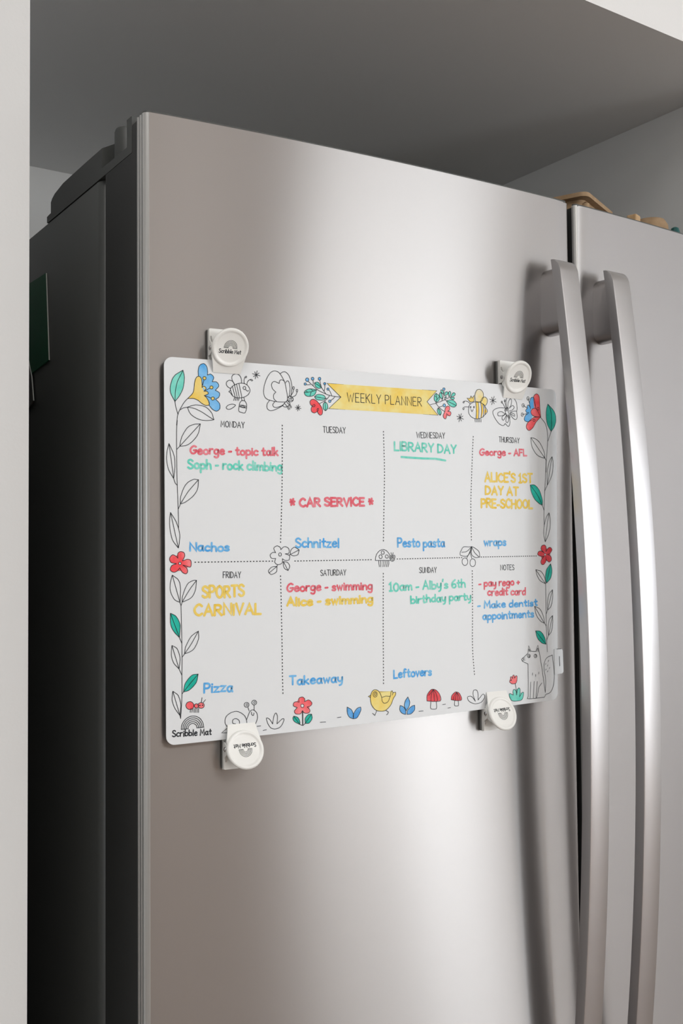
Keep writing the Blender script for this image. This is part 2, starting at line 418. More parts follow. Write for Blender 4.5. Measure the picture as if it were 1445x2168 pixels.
# ---------------------------------------------------------------- drawings printed and coloured on the mat
# kind (F fill, B banner, L line, D dashes), ink, width in mm, then x y pairs in tenths of a mm on the sheet
ART = '''
F t1 0 76 2681 50 2726 45 2737 41 2748 39 2759 37 2780 39 2802 44 2825 52 2850 57 2862 64 2874 72 2885 81 2895 92 2903 142 2936 152 2900 153 2890 154 2880 153 2854 152 2840 147 2811 144 2798 141 2786 131 2762 114 2730 102 2713
L k 0.46 76 2681 50 2726 45 2737 41 2748 39 2759 37 2780 39 2802 44 2825 52 2850 57 2862 64 2874 72 2885 81 2895 92 2903 142 2936
L k 0.46 142 2936 152 2900 153 2890 154 2880 153 2854 152 2840 147 2811 144 2798 141 2786 131 2762 114 2730 102 2713 76 2681
L k 0.46 76 2681 79 2751 84 2790 89 2814 96 2839 101 2852 108 2866 133 2915 138 2926 142 2936
L k 0.46 76 2681 81 2650 84 2633 101 2578
L k 0.46 89 2493 96 2561 98 2572 104 2592 111 2608 124 2633 143 2666 158 2687 180 2710
F b1 0 270 2899 268 2936 271 2958 275 2973 282 2985 286 2990 297 2997 308 3001 313 3002 317 3002 326 2997 334 2990 340 2981 344 2969 347 2949 348 2936 346 2911 365 2920 370 2922 374 2921 384 2916 394 2907 397 2902 399 2897 399 2891 398 2885 386 2859 413 2862 419 2861 424 2860 429 2856 434 2852 437 2847 440 2841 442 2835 442 2829 440 2823 430 2811 412 2792 432 2784 444 2777 448 2773 449 2769 450 2763 450 2757 446 2745 443 2740 440 2735 436 2732 414 2719 438 2699 443 2693 447 2688 450 2681 453 2667 452 2653 451 2647 448 2641 440 2632 429 2625 423 2623 418 2623 406 2626 394 2632 383 2640 360 2666 350 2704 342 2726 336 2739 313 2787 306 2802 300 2816 297 2829 296 2842 295 2874 293 2882 290 2888 286 2891
L k 0.46 270 2899 268 2936 271 2958 275 2973 282 2985 286 2990 297 2997 308 3001 313 3002 317 3002 326 2997 334 2990 340 2981 344 2969 347 2949 348 2936 346 2911
L k 0.46 346 2911 365 2920 370 2922 374 2921 384 2916 394 2907 397 2902 399 2897 399 2891 398 2885 386 2859
L k 0.46 386 2859 413 2862 419 2861 424 2860 429 2856 434 2852 437 2847 440 2841 442 2835 442 2829 440 2823 430 2811 412 2792
L k 0.46 412 2792 432 2784 444 2777 448 2773 449 2769 450 2763 450 2757 446 2745 443 2740 440 2735 436 2732 414 2719
L k 0.46 414 2719 438 2699 443 2693 447 2688 450 2681 453 2667 452 2653 451 2647 448 2641 440 2632 429 2625 423 2623 418 2623 406 2626 394 2632 383 2640 360 2666
F y1 0 180 2710 211 2742 220 2753 226 2763 230 2774 233 2791 238 2839 241 2857 245 2869 250 2879 255 2887 261 2892 267 2895 270 2896 277 2895 285 2892 288 2889 293 2882 297 2871 300 2853 301 2838 300 2807 310 2817 313 2818 316 2819 323 2816 328 2813 334 2807 335 2803 334 2800 328 2791 316 2778 335 2779 343 2778 349 2773 351 2770 353 2767 353 2763 352 2760 349 2757 344 2754 319 2743 335 2730 342 2722 354 2704 362 2686 363 2679 362 2673 358 2669 355 2668 346 2665 336 2664 331 2664 326 2665 316 2669 306 2674 294 2681 268 2701 255 2707 243 2711 230 2714 217 2714
L k 0.46 180 2710 211 2742 220 2753 226 2763 230 2774 233 2791 238 2839 241 2857 245 2869 250 2879 255 2887 261 2892 267 2895 270 2896 277 2895 285 2892 288 2889 293 2882 297 2871 300 2853 301 2838 300 2807
L k 0.46 300 2807 310 2817 313 2818 316 2819 323 2816 328 2813 334 2807 335 2803 334 2800 328 2791 316 2778
L k 0.46 316 2778 335 2779 343 2778 349 2773 351 2770 353 2767 353 2763 352 2760 349 2757 344 2754 319 2743
L k 0.46 319 2743 335 2730 342 2722 354 2704 362 2686 363 2679 362 2673 358 2669 355 2668 346 2665 336 2664 331 2664 326 2665 316 2669 306 2674 294 2681 268 2701 255 2707 243 2711 230 2714 217 2714 180 2710
F y1 0 335 2885 334 2879 331 2875 327 2872 321 2871 315 2872 311 2874 309 2877 307 2883 309 2889 311 2893 315 2896 321 2897 327 2897 331 2894 334 2891
L k 0.46 335 2885 334 2879 331 2875 327 2872 321 2871 315 2872 311 2874 309 2877 307 2883 309 2889 311 2893 315 2896 321 2897 327 2897 331 2894 334 2891 335 2885
L k 0.46 305 2825 317 2870
F y1 0 394 2814 392 2808 389 2804 385 2801 379 2800 374 2800 370 2803 367 2806 366 2812 367 2818 370 2822 374 2825 380 2826 386 2825 389 2823 392 2820
L k 0.46 394 2814 392 2808 389 2804 385 2801 379 2800 374 2800 370 2803 367 2806 366 2812 367 2818 370 2822 374 2825 380 2826 386 2825 389 2823 392 2820 394 2814
L k 0.46 327 2784 366 2806
F y1 0 405 2724 403 2718 401 2715 397 2712 391 2710 385 2711 381 2713 378 2717 377 2722 378 2728 381 2732 385 2735 391 2737 397 2736 401 2733 404 2730
L k 0.46 405 2724 403 2718 401 2715 397 2712 391 2710 385 2711 381 2713 378 2717 377 2722 378 2728 381 2732 385 2735 391 2737 397 2736 401 2733 404 2730 405 2724
L k 0.46 319 2744 377 2727
L k 0.46 178 2641 193 2605 198 2597 204 2589 212 2581 232 2567 243 2561 265 2552 276 2548 297 2544 330 2542 353 2544 400 2551
L k 0.46 400 2551 389 2588 386 2597 381 2606 367 2623 359 2631 350 2639 340 2646 331 2651 320 2655 308 2658 296 2661 262 2664 246 2664 233 2661 213 2655 178 2641
L k 0.46 178 2641 215 2638 225 2637 245 2632 267 2623 289 2614 310 2603 357 2575 400 2551
L k 0.46 118 2617 135 2628 144 2633 155 2636 178 2641
L k 0.46 95 2531 90 2479 89 2445 88 2373 89 2232 91 2099 103 1732 103 1669
L k 0.46 114 2325 123 2375 127 2388 131 2401 145 2428 153 2442 170 2468 179 2478 188 2486 196 2492 205 2496 224 2503 241 2509 250 2510 285 2513
L k 0.46 285 2513 276 2460 273 2448 268 2436 263 2425 257 2414 250 2404 234 2385 218 2368 200 2353 182 2341 173 2337 163 2333 153 2331 114 2325
L k 0.46 114 2325 285 2513
L k 0.46 91 2301 114 2325
L k 0.46 65 2067 37 2111 25 2134 17 2158 14 2171 10 2195 7 2220 7 2233 10 2270 13 2293 16 2303 27 2344
L k 0.46 27 2344 56 2284 62 2270 66 2255 70 2241 72 2228 74 2201 75 2163 73 2139 65 2067
L k 0.46 65 2067 27 2344
L k 0.46 65 2067 71 2046 75 2036 80 2028 93 2015
L k 0.46 118 1866 118 1903 119 1914 121 1926 131 1956 137 1973 144 1989 152 2005 160 2018 169 2028 178 2038 189 2046 199 2052 219 2062 228 2065 236 2066 268 2063
L k 0.46 268 2063 265 2014 264 2002 261 1991 257 1981 252 1970 240 1951 225 1933 216 1924 206 1916 185 1899 157 1881 141 1874 118 1866
L k 0.46 118 1866 160 1933 183 1967 210 1999 268 2063
L k 0.46 99 1823 109 1843 118 1866
L k 0.46 101 1518 67 1560 60 1571 53 1584 48 1598 44 1613 37 1645 33 1674 30 1707 31 1747 38 1799
L k 0.46 38 1799 74 1743 82 1729 88 1714 99 1685 107 1656 112 1629 113 1616 113 1604 108 1552 101 1518
L k 0.46 101 1518 38 1799
F r1 0 96 1437 95 1465 95 1471 97 1476 99 1480 107 1486 111 1488 120 1490 129 1489 139 1486 146 1481 149 1477 152 1468 153 1458 152 1452 148 1441 134 1416 170 1428 176 1428 187 1427 196 1424 199 1421 202 1418 204 1413 206 1401 206 1388 204 1375 203 1372 201 1369 198 1367 193 1366 186 1367 178 1370 137 1383 161 1365 170 1355 172 1351 176 1340 176 1331 174 1323 169 1317 161 1313 158 1313 154 1314 145 1317 135 1324 131 1328 124 1338 112 1362 92 1337 87 1334 78 1329 68 1327 58 1328 49 1331 40 1338 37 1342 35 1346 35 1351 37 1363 43 1375 47 1380 52 1383 57 1386 85 1394 53 1400 46 1402 41 1405 37 1410 34 1415 31 1420 29 1431 30 1437 31 1442 35 1448 43 1458 48 1462 53 1465 58 1465 68 1462 82 1453 88 1448
L k 0.46 96 1437 95 1465 95 1471 97 1476 99 1480 107 1486 111 1488 120 1490 129 1489 139 1486 146 1481 149 1477 152 1468 153 1458 152 1452 148 1441 134 1416
L k 0.46 134 1416 170 1428 176 1428 187 1427 196 1424 199 1421 202 1418 204 1413 206 1401 206 1388 204 1375 203 1372 201 1369 198 1367 193 1366 186 1367 178 1370 137 1383
L k 0.46 137 1383 161 1365 170 1355 172 1351 176 1340 176 1331 174 1323 169 1317 161 1313 158 1313 154 1314 145 1317 135 1324 131 1328 124 1338 112 1362
L k 0.46 112 1362 92 1337 87 1334 78 1329 68 1327 58 1328 49 1331 40 1338 37 1342 35 1346 35 1351 37 1363 43 1375 47 1380 52 1383 57 1386 85 1394
L k 0.46 85 1394 53 1400 46 1402 41 1405 37 1410 34 1415 31 1420 29 1431 30 1437 31 1442 35 1448 43 1458 48 1462 53 1465 58 1465 68 1462 82 1453 88 1448 96 1437
F w 0 123 1396 122 1392 120 1389 117 1387 113 1386 108 1387 106 1389 104 1392 103 1396 104 1400 106 1403 109 1405 113 1406 117 1405 120 1403 122 1400
L k 0.46 123 1396 122 1392 120 1389 117 1387 113 1386 108 1387 106 1389 104 1392 103 1396 104 1400 106 1403 109 1405 113 1406 117 1405 120 1403 122 1400 123 1396
L k 0.46 579 2848 601 2858 622 2864 638 2866 648 2866 659 2865 674 2861 688 2854 696 2847 707 2832 712 2821 713 2816 713 2805 709 2793 703 2783 700 2778 690 2769 674 2758 655 2750 635 2745 612 2743 597 2743 585 2745 575 2748 562 2756 555 2763 543 2779 540 2782 529 2787 529 2788 529 2790 539 2796 541 2797 541 2800 542 2811 543 2814 552 2827 558 2833 564 2838 579 2848
L k 0.46 579 2848 560 2881 556 2893 555 2905 556 2915 558 2919 561 2924 570 2932 582 2937 587 2938 593 2939 605 2937 616 2932 621 2929 625 2925 632 2915 638 2898 639 2887 638 2866
L k 0.46 579 2850 572 2863 566 2871 558 2877 549 2881 538 2883 534 2883 525 2879 516 2873 510 2866 507 2857 507 2847 510 2839 515 2832 525 2824 534 2819 546 2816
L k 0.46 543 2804 561 2755
L k 0.46 560 2831 584 2745
L k 0.46 578 2846 602 2744
L k 0.46 596 2855 620 2745
L k 0.46 617 2860 642 2747
L k 0.46 677 2828 675 2823 673 2819 669 2817 664 2815 659 2816 656 2818 653 2822 652 2827 653 2832 656 2836 659 2838 664 2840 670 2839 673 2837 675 2834 677 2828
L k 0.46 676 2816 681 2809 684 2807 692 2803 697 2804 699 2810
L k 0.46 664 2863 662 2878 661 2886 663 2900 666 2910 667 2914 671 2920 678 2925 681 2926 682 2925 684 2922 684 2919 681 2915 677 2912 674 2913 669 2916
L k 0.46 686 2855 689 2871 691 2879 699 2890 709 2898 718 2902 726 2903 731 2901 736 2898 738 2896 738 2895 732 2891 728 2890 725 2892 719 2899
L k 0.46 579 2742 569 2719
L k 0.46 593 2743 584 2719
L k 0.46 608 2744 598 2720
L k 0.46 621 2745 611 2721
L k 0.46 639 2747 642 2722
L k 0.46 659 2750 665 2723
L k 0.46 639 2720 647 2722 656 2723 664 2722 667 2720 670 2718 675 2712 678 2706 681 2698 683 2690 683 2681 682 2662 679 2649 676 2639 673 2631 669 2624 666 2622 662 2621 653 2621 630 2626 621 2629 617 2632 615 2635 613 2641 614 2655 618 2682 621 2697 625 2705 629 2711 633 2716 639 2720
L k 0.46 619 2682 639 2685 649 2685 659 2683 681 2676
L k 0.46 619 2672 639 2667 649 2665 659 2664 681 2664
L k 0.46 624 2675 641 2678 649 2679 653 2678 661 2674 668 2668 667 2667 661 2667 649 2667 641 2669 624 2675
L k 0.46 586 2680 584 2683 581 2685 575 2686 563 2688 551 2687 534 2683 523 2678 519 2675 511 2667 505 2657 505 2654 507 2650 514 2646 522 2643 529 2643 540 2646 552 2652 568 2663 580 2673 584 2677 586 2680
L k 0.46 736 2951 803 2938
L k 0.46 755 2968 784 2920
L k 0.46 778 2978 760 2910
L k 0.46 795 2961 744 2927
L k 0.46 1123 2695 1176 2689
L k 0.46 1136 2710 1162 2674
L k 0.46 1154 2719 1144 2665
L k 0.46 1168 2707 1130 2678
L k 0.46 1031 2734 984 2732 962 2732 930 2734 902 2738 876 2744 862 2750 852 2757 848 2762 842 2771 838 2782 835 2794 834 2808 834 2815 836 2833 840 2856 850 2890 863 2921 878 2947 893 2967 903 2976 914 2983 925 2988 930 2989 941 2990 952 2988 958 2987 969 2982 980 2973 997 2953 1011 2931 1023 2910 1030 2893 1035 2871 1049 2798 1052 2772 1051 2757 1049 2749 1044 2743 1031 2734
L k 0.46 987 2970 1002 2982 1010 2986 1022 2989 1031 2989 1040 2985 1051 2978 1061 2968 1070 2955 1077 2938 1084 2920 1090 2895 1093 2878 1093 2860 1093 2850 1085 2794
L k 0.46 1035 2896 1043 2910 1045 2912 1050 2914 1055 2915 1060 2912 1063 2909 1068 2900 1072 2888 1075 2868 1076 2852 1075 2835 1073 2818 1067 2783
L k 0.46 952 2734 938 2744 930 2751 927 2756 925 2760 923 2772 923 2783 925 2788 927 2792 930 2797 945 2812
L k 0.46 945 2812 921 2832 916 2837 912 2843 910 2849 906 2862 906 2875 908 2880 910 2885 917 2893 922 2897 927 2899 933 2900 939 2900 946 2898 976 2887
L k 0.46 976 2887 980 2906 984 2913 986 2916 993 2918 1004 2919 1010 2917 1019 2911
L k 0.46 887 2738 869 2715 865 2705 863 2693 862 2688 864 2677 867 2669 874 2662 877 2660 885 2656 894 2654 905 2655 911 2656 925 2660 941 2666 965 2678 1008 2702
L k 0.46 934 2730 919 2712 918 2709 917 2701 919 2694 924 2688 931 2684 940 2683 952 2684 959 2686 977 2692 995 2700 1003 2704 1013 2712 1028 2729
L k 0.46 1044 2744 1048 2745 1052 2745 1055 2743 1072 2730 1075 2726 1074 2723 1073 2719 1062 2707 1054 2700 1041 2694 1028 2692 1021 2693 1012 2698 1009 2702 1009 2705 1013 2712 1027 2729 1039 2741 1044 2744
L k 0.46 1039 2739 1064 2717
L k 0.46 1023 2722 1049 2698
L k 0.46 1057 2778 1065 2785 1072 2789 1075 2789 1078 2789 1086 2787 1095 2780 1102 2772 1106 2762 1105 2759 1103 2753 1098 2745 1089 2741 1080 2740 1069 2741 1062 2743 1059 2745 1057 2748 1054 2754 1052 2764 1053 2771 1057 2778
L k 0.46 1084 2777 1082 2773 1080 2770 1077 2768 1072 2767 1067 2768 1064 2769 1062 2772 1061 2776 1062 2780 1064 2783 1067 2785 1072 2786 1077 2785 1080 2784 1083 2781 1084 2777
L k 0.46 1105 2762 1104 2757 1101 2754 1099 2751 1094 2750 1090 2751 1087 2753 1085 2756 1084 2761 1085 2766 1087 2769 1090 2772 1094 2773 1099 2772 1102 2770 1104 2767 1105 2762
L k 0.46 1064 2757 1068 2751 1069 2750 1072 2750 1077 2753
L k 0.46 1083 2791 1095 2809 1101 2818 1105 2827 1110 2845
L k 0.46 1095 2780 1117 2790 1127 2797 1133 2806 1142 2828
L k 0.46 1116 2858 1115 2853 1113 2850 1111 2847 1108 2846 1105 2847 1102 2849 1101 2852 1100 2857 1101 2862 1102 2866 1105 2868 1108 2870 1111 2869 1113 2867 1115 2863 1116 2858
L k 0.46 1147 2839 1146 2835 1145 2832 1143 2830 1140 2829 1137 2829 1135 2831 1133 2834 1133 2838 1133 2843 1135 2846 1137 2848 1140 2849 1143 2848 1145 2847 1146 2844 1147 2839
L k 0.46 1046 2695 1063 2671
L k 0.46 1056 2701 1073 2676
L k 0.46 1067 2711 1083 2686
L k 0.46 1073 2718 1090 2693
B y2 0 1426 2920 2570 2938 2459 2830 2580 2715 1440 2703 1560 2810
L k 0.46 1426 2920 2570 2938 2459 2830 2580 2715 1440 2703 1560 2810 1426 2920
L k 0.46 1557 2810 1503 2812 1457 2816 1440 2820 1424 2824 1377 2840 1345 2853 1327 2863 1313 2873 1246 2924
F b1 0 1252 2939 1250 2932 1247 2928 1243 2924 1236 2922 1230 2923 1226 2926 1222 2930 1221 2936 1223 2943 1226 2947 1230 2951 1237 2953 1243 2952 1248 2949 1251 2945
L k 0.46 1252 2939 1250 2932 1247 2928 1243 2924 1236 2922 1230 2923 1226 2926 1222 2930 1221 2936 1223 2943 1226 2947 1230 2951 1237 2953 1243 2952 1248 2949 1251 2945 1252 2939
F b1 0 1301 2951 1300 2945 1297 2941 1293 2939 1288 2937 1282 2938 1278 2940 1276 2943 1275 2949 1276 2954 1279 2958 1282 2961 1288 2962 1293 2962 1297 2959 1300 2956
L k 0.46 1301 2951 1300 2945 1297 2941 1293 2939 1288 2937 1282 2938 1278 2940 1276 2943 1275 2949 1276 2954 1279 2958 1282 2961 1288 2962 1293 2962 1297 2959 1300 2956 1301 2951
L k 0.46 1292 2937 1294 2914 1292 2889
F b1 0 1367 2955 1366 2950 1363 2946 1360 2943 1354 2941 1348 2942 1345 2944 1342 2948 1341 2953 1342 2959 1345 2962 1349 2965 1354 2967 1360 2966 1363 2964 1366 2960
L k 0.46 1367 2955 1366 2950 1363 2946 1360 2943 1354 2941 1348 2942 1345 2944 1342 2948 1341 2953 1342 2959 1345 2962 1349 2965 1354 2967 1360 2966 1363 2964 1366 2960 1367 2955
L k 0.46 1356 2941 1370 2887 1373 2880 1387 2861 1414 2828
F b1 0 1414 2916 1413 2912 1411 2909 1408 2907 1403 2906 1399 2906 1396 2908 1394 2911 1393 2915 1394 2919 1396 2922 1399 2924 1404 2926 1408 2925 1411 2923 1413 2921
L k 0.46 1414 2916 1413 2912 1411 2909 1408 2907 1403 2906 1399 2906 1396 2908 1394 2911 1393 2915 1394 2919 1396 2922 1399 2924 1404 2926 1408 2925 1411 2923 1413 2921 1414 2916
L k 0.46 1405 2906 1403 2871 1401 2863 1397 2851
F b1 0 1445 2872 1444 2868 1442 2865 1439 2862 1435 2861 1430 2862 1427 2864 1425 2866 1424 2871 1425 2875 1427 2878 1430 2880 1435 2882 1439 2881 1442 2879 1444 2876
L k 0.46 1445 2872 1444 2868 1442 2865 1439 2862 1435 2861 1430 2862 1427 2864 1425 2866 1424 2871 1425 2875 1427 2878 1430 2880 1435 2882 1439 2881 1442 2879 1444 2876 1445 2872
L k 0.46 1446 2863 1457 2849 1461 2841 1465 2833 1471 2817
F b1 0 1228 2900 1227 2895 1224 2892 1221 2890 1217 2889 1213 2890 1210 2891 1208 2894 1207 2898 1208 2903 1210 2906 1213 2908 1217 2909 1222 2909 1225 2907 1227 2904
L k 0.46 1228 2900 1227 2895 1224 2892 1221 2890 1217 2889 1213 2890 1210 2891 1208 2894 1207 2898 1208 2903 1210 2906 1213 2908 1217 2909 1222 2909 1225 2907 1227 2904 1228 2900
L k 0.46 1228 2895 1245 2895 1267 2898
F b1 0 1463 2768 1461 2763 1459 2760 1456 2758 1451 2756 1446 2757 1443 2759 1441 2762 1440 2767 1441 2771 1443 2775 1446 2777 1451 2778 1456 2778 1459 2776 1462 2773
L k 0.46 1463 2768 1461 2763 1459 2760 1456 2758 1451 2756 1446 2757 1443 2759 1441 2762 1440 2767 1441 2771 1443 2775 1446 2777 1451 2778 1456 2778 1459 2776 1462 2773 1463 2768
L k 0.46 1462 2775 1486 2792 1492 2799 1503 2812
F t1 0 1323 2856 1307 2860 1292 2861 1271 2862 1258 2861 1251 2859 1237 2854 1220 2844 1214 2838 1207 2826 1214 2809 1217 2806 1220 2803 1224 2800 1235 2797 1247 2796 1261 2797 1277 2800 1292 2805 1297 2808 1306 2815 1312 2823 1318 2835
L k 0.46 1323 2856 1307 2860 1292 2861 1271 2862 1258 2861 1251 2859 1237 2854 1220 2844 1214 2838 1207 2826
L k 0.46 1207 2826 1214 2809 1217 2806 1220 2803 1224 2800 1235 2797 1247 2796 1261 2797 1277 2800 1292 2805 1297 2808 1306 2815 1312 2823 1318 2835 1323 2856
L k 0.46 1323 2856 1291 2843 1273 2837 1252 2833 1207 2826
L k 0.46 1323 2856 1335 2858
L k 0.46 1292 2844 1270 2859
L k 0.46 1273 2836 1262 2798
L k 0.46 1242 2831 1225 2839
F t1 0 1372 2879 1358 2904 1350 2914 1342 2922 1339 2923 1333 2924 1323 2923 1317 2921 1305 2915 1310 2895 1314 2887 1320 2881 1328 2876 1339 2871 1345 2871 1357 2873
L k 0.46 1372 2879 1358 2904 1350 2914 1342 2922 1339 2923 1333 2924 1323 2923 1317 2921 1305 2915
L k 0.46 1305 2915 1310 2895 1314 2887 1320 2881 1328 2876 1339 2871 1345 2871 1357 2873 1372 2879
L k 0.46 1372 2879 1342 2898 1305 2915
F t1 0 1413 2789 1405 2805 1402 2809 1398 2812 1393 2814 1380 2818 1360 2820 1344 2820 1329 2816 1320 2810 1305 2797 1313 2784 1319 2779 1331 2773 1347 2771 1369 2771 1391 2775 1400 2779
L k 0.46 1413 2789 1405 2805 1402 2809 1398 2812 1393 2814 1380 2818 1360 2820 1344 2820 1329 2816 1320 2810 1305 2797
L k 0.46 1305 2797 1313 2784 1319 2779 1331 2773 1347 2771 1369 2771 1391 2775 1400 2779 1413 2789
L k 0.46 1413 2789 1305 2797
L k 0.46 1413 2789 1423 2789
L k 0.46 1452 2818 1439 2800 1427 2789 1413 2776 1390 2761 1350 2739
F t1 0 1405 2759 1392 2746 1388 2738 1386 2728 1386 2717 1388 2704 1390 2698 1393 2693 1400 2688 1411 2683 1425 2697 1430 2704 1432 2713 1432 2723 1429 2736 1424 2746 1417 2753
L k 0.46 1405 2759 1392 2746 1388 2738 1386 2728 1386 2717 1388 2704 1390 2698 1393 2693 1400 2688 1411 2683
L k 0.46 1411 2683 1425 2697 1430 2704 1432 2713 1432 2723 1429 2736 1424 2746 1417 2753 1405 2759
L k 0.46 1405 2759 1411 2683
L k 0.46 1405 2759 1404 2767
F r1 0 1350 2739 1339 2750 1328 2760 1316 2768 1303 2773 1290 2775 1282 2773 1275 2770 1268 2764 1263 2756 1261 2752 1261 2744 1263 2735 1266 2728 1268 2725 1280 2717 1281 2715 1281 2711 1272 2696 1271 2692 1272 2679 1275 2670 1278 2667 1281 2664 1289 2660 1298 2658 1302 2657 1307 2659 1325 2669 1329 2670 1332 2669 1333 2667 1338 2657 1340 2654 1352 2644 1358 2642 1362 2643 1368 2645 1371 2647 1376 2653 1378 2657 1380 2666 1381 2682 1379 2691 1376 2700 1369 2714 1362 2724
L k 0.46 1350 2739 1339 2750 1328 2760 1316 2768 1303 2773 1290 2775 1282 2773 1275 2770 1268 2764 1263 2756 1261 2752 1261 2744 1263 2735 1266 2728 1268 2725 1280 2717 1281 2715 1281 2711 1272 2696 1271 2692 1272 2679 1275 2670 1278 2667 1281 2664 1289 2660 1298 2658 1302 2657 1307 2659 1325 2669 1329 2670 1332 2669 1333 2667 1338 2657 1340 2654 1352 2644 1358 2642 1362 2643 1368 2645 1371 2647 1376 2653 1378 2657 1380 2666 1381 2682 1379 2691 1376 2700 1369 2714 1362 2724 1350 2739
L k 0.46 1281 2715 1292 2711 1297 2710 1302 2712 1306 2716 1309 2719 1309 2723 1307 2726 1305 2729 1298 2728 1289 2724 1281 2715
L k 0.46 1329 2670 1339 2682 1341 2687 1341 2693 1340 2699 1339 2699 1337 2699 1332 2697 1329 2691 1328 2682 1331 2674
L k 0.46 2495 2805 2558 2822 2604 2839 2637 2852 2708 2885
L k 0.46 2558 2822 2582 2798 2605 2780 2628 2766 2658 2753
F t1 0 2561 2831 2547 2845 2541 2852 2539 2860 2538 2868 2540 2884 2544 2895 2551 2904 2563 2914 2586 2901 2595 2895 2600 2887 2602 2883 2604 2875 2602 2867 2600 2862 2589 2847 2582 2841 2578 2838
L k 0.46 2561 2831 2547 2845 2541 2852 2539 2860 2538 2868 2540 2884 2544 2895 2551 2904 2563 2914
L k 0.46 2563 2914 2586 2901 2595 2895 2600 2887 2602 2883 2604 2875 2602 2867 2600 2862 2589 2847 2582 2841 2578 2838 2561 2831
L k 0.46 2561 2831 2568 2860 2569 2874 2568 2887 2563 2914
L k 0.46 2561 2831 2558 2822
L k 0.46 2570 2876 2549 2888
L k 0.46 2571 2857 2599 2888
F t1 0 2631 2864 2610 2878 2604 2885 2600 2893 2598 2901 2598 2908 2607 2923 2620 2920 2625 2916 2626 2913 2629 2905 2630 2892
L k 0.46 2631 2864 2610 2878 2604 2885 2600 2893 2598 2901 2598 2908 2607 2923
L k 0.46 2607 2923 2620 2920 2625 2916 2626 2913 2629 2905 2630 2892 2631 2864
F t1 0 2648 2910 2625 2923 2622 2925 2617 2931 2614 2937 2613 2942 2614 2944 2621 2951 2632 2946 2637 2943 2639 2941 2642 2936 2646 2927
L k 0.46 2648 2910 2625 2923 2622 2925 2617 2931 2614 2937 2613 2942 2614 2944 2621 2951
L k 0.46 2621 2951 2632 2946 2637 2943 2639 2941 2642 2936 2646 2927 2648 2910
F t1 0 2657 2899 2660 2916 2663 2924 2665 2929 2670 2934 2682 2938 2695 2934 2697 2933 2698 2931 2697 2925 2693 2917 2687 2911 2683 2908
L k 0.46 2657 2899 2660 2916 2663 2924 2665 2929 2670 2934 2682 2938
L k 0.46 2682 2938 2695 2934 2697 2933 2698 2931 2697 2925 2693 2917 2687 2911 2683 2908 2657 2899
F t1 0 2709 2888 2703 2908 2702 2916 2703 2924 2704 2931 2707 2936 2718 2945 2727 2938 2730 2933 2730 2930 2728 2923 2723 2911
L k 0.46 2709 2888 2703 2908 2702 2916 2703 2924 2704 2931 2707 2936 2718 2945
L k 0.46 2718 2945 2727 2938 2730 2933 2730 2930 2728 2923 2723 2911 2709 2888
F t1 0 2726 2893 2748 2927 2755 2932 2766 2935 2776 2931 2781 2927 2782 2925 2782 2922 2779 2915 2776 2911 2768 2905 2763 2902
L k 0.46 2726 2893 2748 2927 2755 2932 2766 2935
L k 0.46 2766 2935 2776 2931 2781 2927 2782 2925 2782 2922 2779 2915 2776 2911 2768 2905 2763 2902 2726 2893
F t1 0 2717 2885 2734 2875 2745 2871 2752 2871 2759 2871 2761 2872 2771 2883 2768 2889 2765 2891 2762 2891 2741 2889
L k 0.46 2717 2885 2734 2875 2745 2871 2752 2871 2759 2871 2761 2872 2771 2883
L k 0.46 2771 2883 2768 2889 2765 2891 2762 2891 2741 2889 2717 2885
F t1 0 2677 2853 2693 2832 2701 2822 2715 2812 2730 2805 2749 2801 2761 2801 2767 2801 2776 2805 2791 2816 2793 2829 2793 2832 2791 2836 2784 2844 2773 2854 2762 2860 2756 2863 2743 2865 2722 2865 2708 2862
L k 0.46 2677 2853 2693 2832 2701 2822 2715 2812 2730 2805 2749 2801 2761 2801 2767 2801 2776 2805 2791 2816
L k 0.46 2791 2816 2793 2829 2793 2832 2791 2836 2784 2844 2773 2854 2762 2860 2756 2863 2743 2865 2722 2865 2708 2862 2677 2853
L k 0.46 2677 2853 2737 2835 2791 2816
L k 0.46 2658 2862 2677 2853
L k 0.46 2624 2846 2639 2878 2645 2893 2649 2909 2653 2940
L k 0.46 2660 2865 2660 2885
F t1 0 2679 2886 2678 2883 2676 2881 2674 2880 2670 2879 2667 2879 2664 2880 2663 2882 2662 2885 2663 2888 2665 2890 2667 2891 2671 2892 2674 2892 2676 2891 2678 2889
L k 0.46 2679 2886 2678 2883 2676 2881 2674 2880 2670 2879 2667 2879 2664 2880 2663 2882 2662 2885 2663 2888 2665 2890 2667 2891 2671 2892 2674 2892 2676 2891 2678 2889 2679 2886
F b1 0 2664 2960 2663 2955 2660 2951 2656 2948 2651 2947 2645 2947 2641 2950 2638 2953 2637 2958 2638 2963 2641 2967 2645 2969 2651 2971 2657 2970 2661 2968 2663 2965
L k 0.46 2664 2960 2663 2955 2660 2951 2656 2948 2651 2947 2645 2947 2641 2950 2638 2953 2637 2958 2638 2963 2641 2967 2645 2969 2651 2971 2657 2970 2661 2968 2663 2965 2664 2960
F b1 0 2667 2811 2666 2804 2663 2800 2659 2797 2653 2795 2647 2796 2643 2799 2640 2803 2639 2809 2640 2815 2643 2819 2647 2822 2653 2824 2659 2823 2663 2820 2666 2817
L k 0.46 2667 2811 2666 2804 2663 2800 2659 2797 2653 2795 2647 2796 2643 2799 2640 2803 2639 2809 2640 2815 2643 2819 2647 2822 2653 2824 2659 2823 2663 2820 2666 2817 2667 2811
L k 0.46 2593 2789 2639 2804
F t1 0 2584 2783 2575 2767 2573 2763 2572 2754 2575 2745 2581 2733 2585 2727 2597 2718 2607 2715 2617 2732 2618 2736 2619 2740 2617 2748 2613 2756 2604 2767
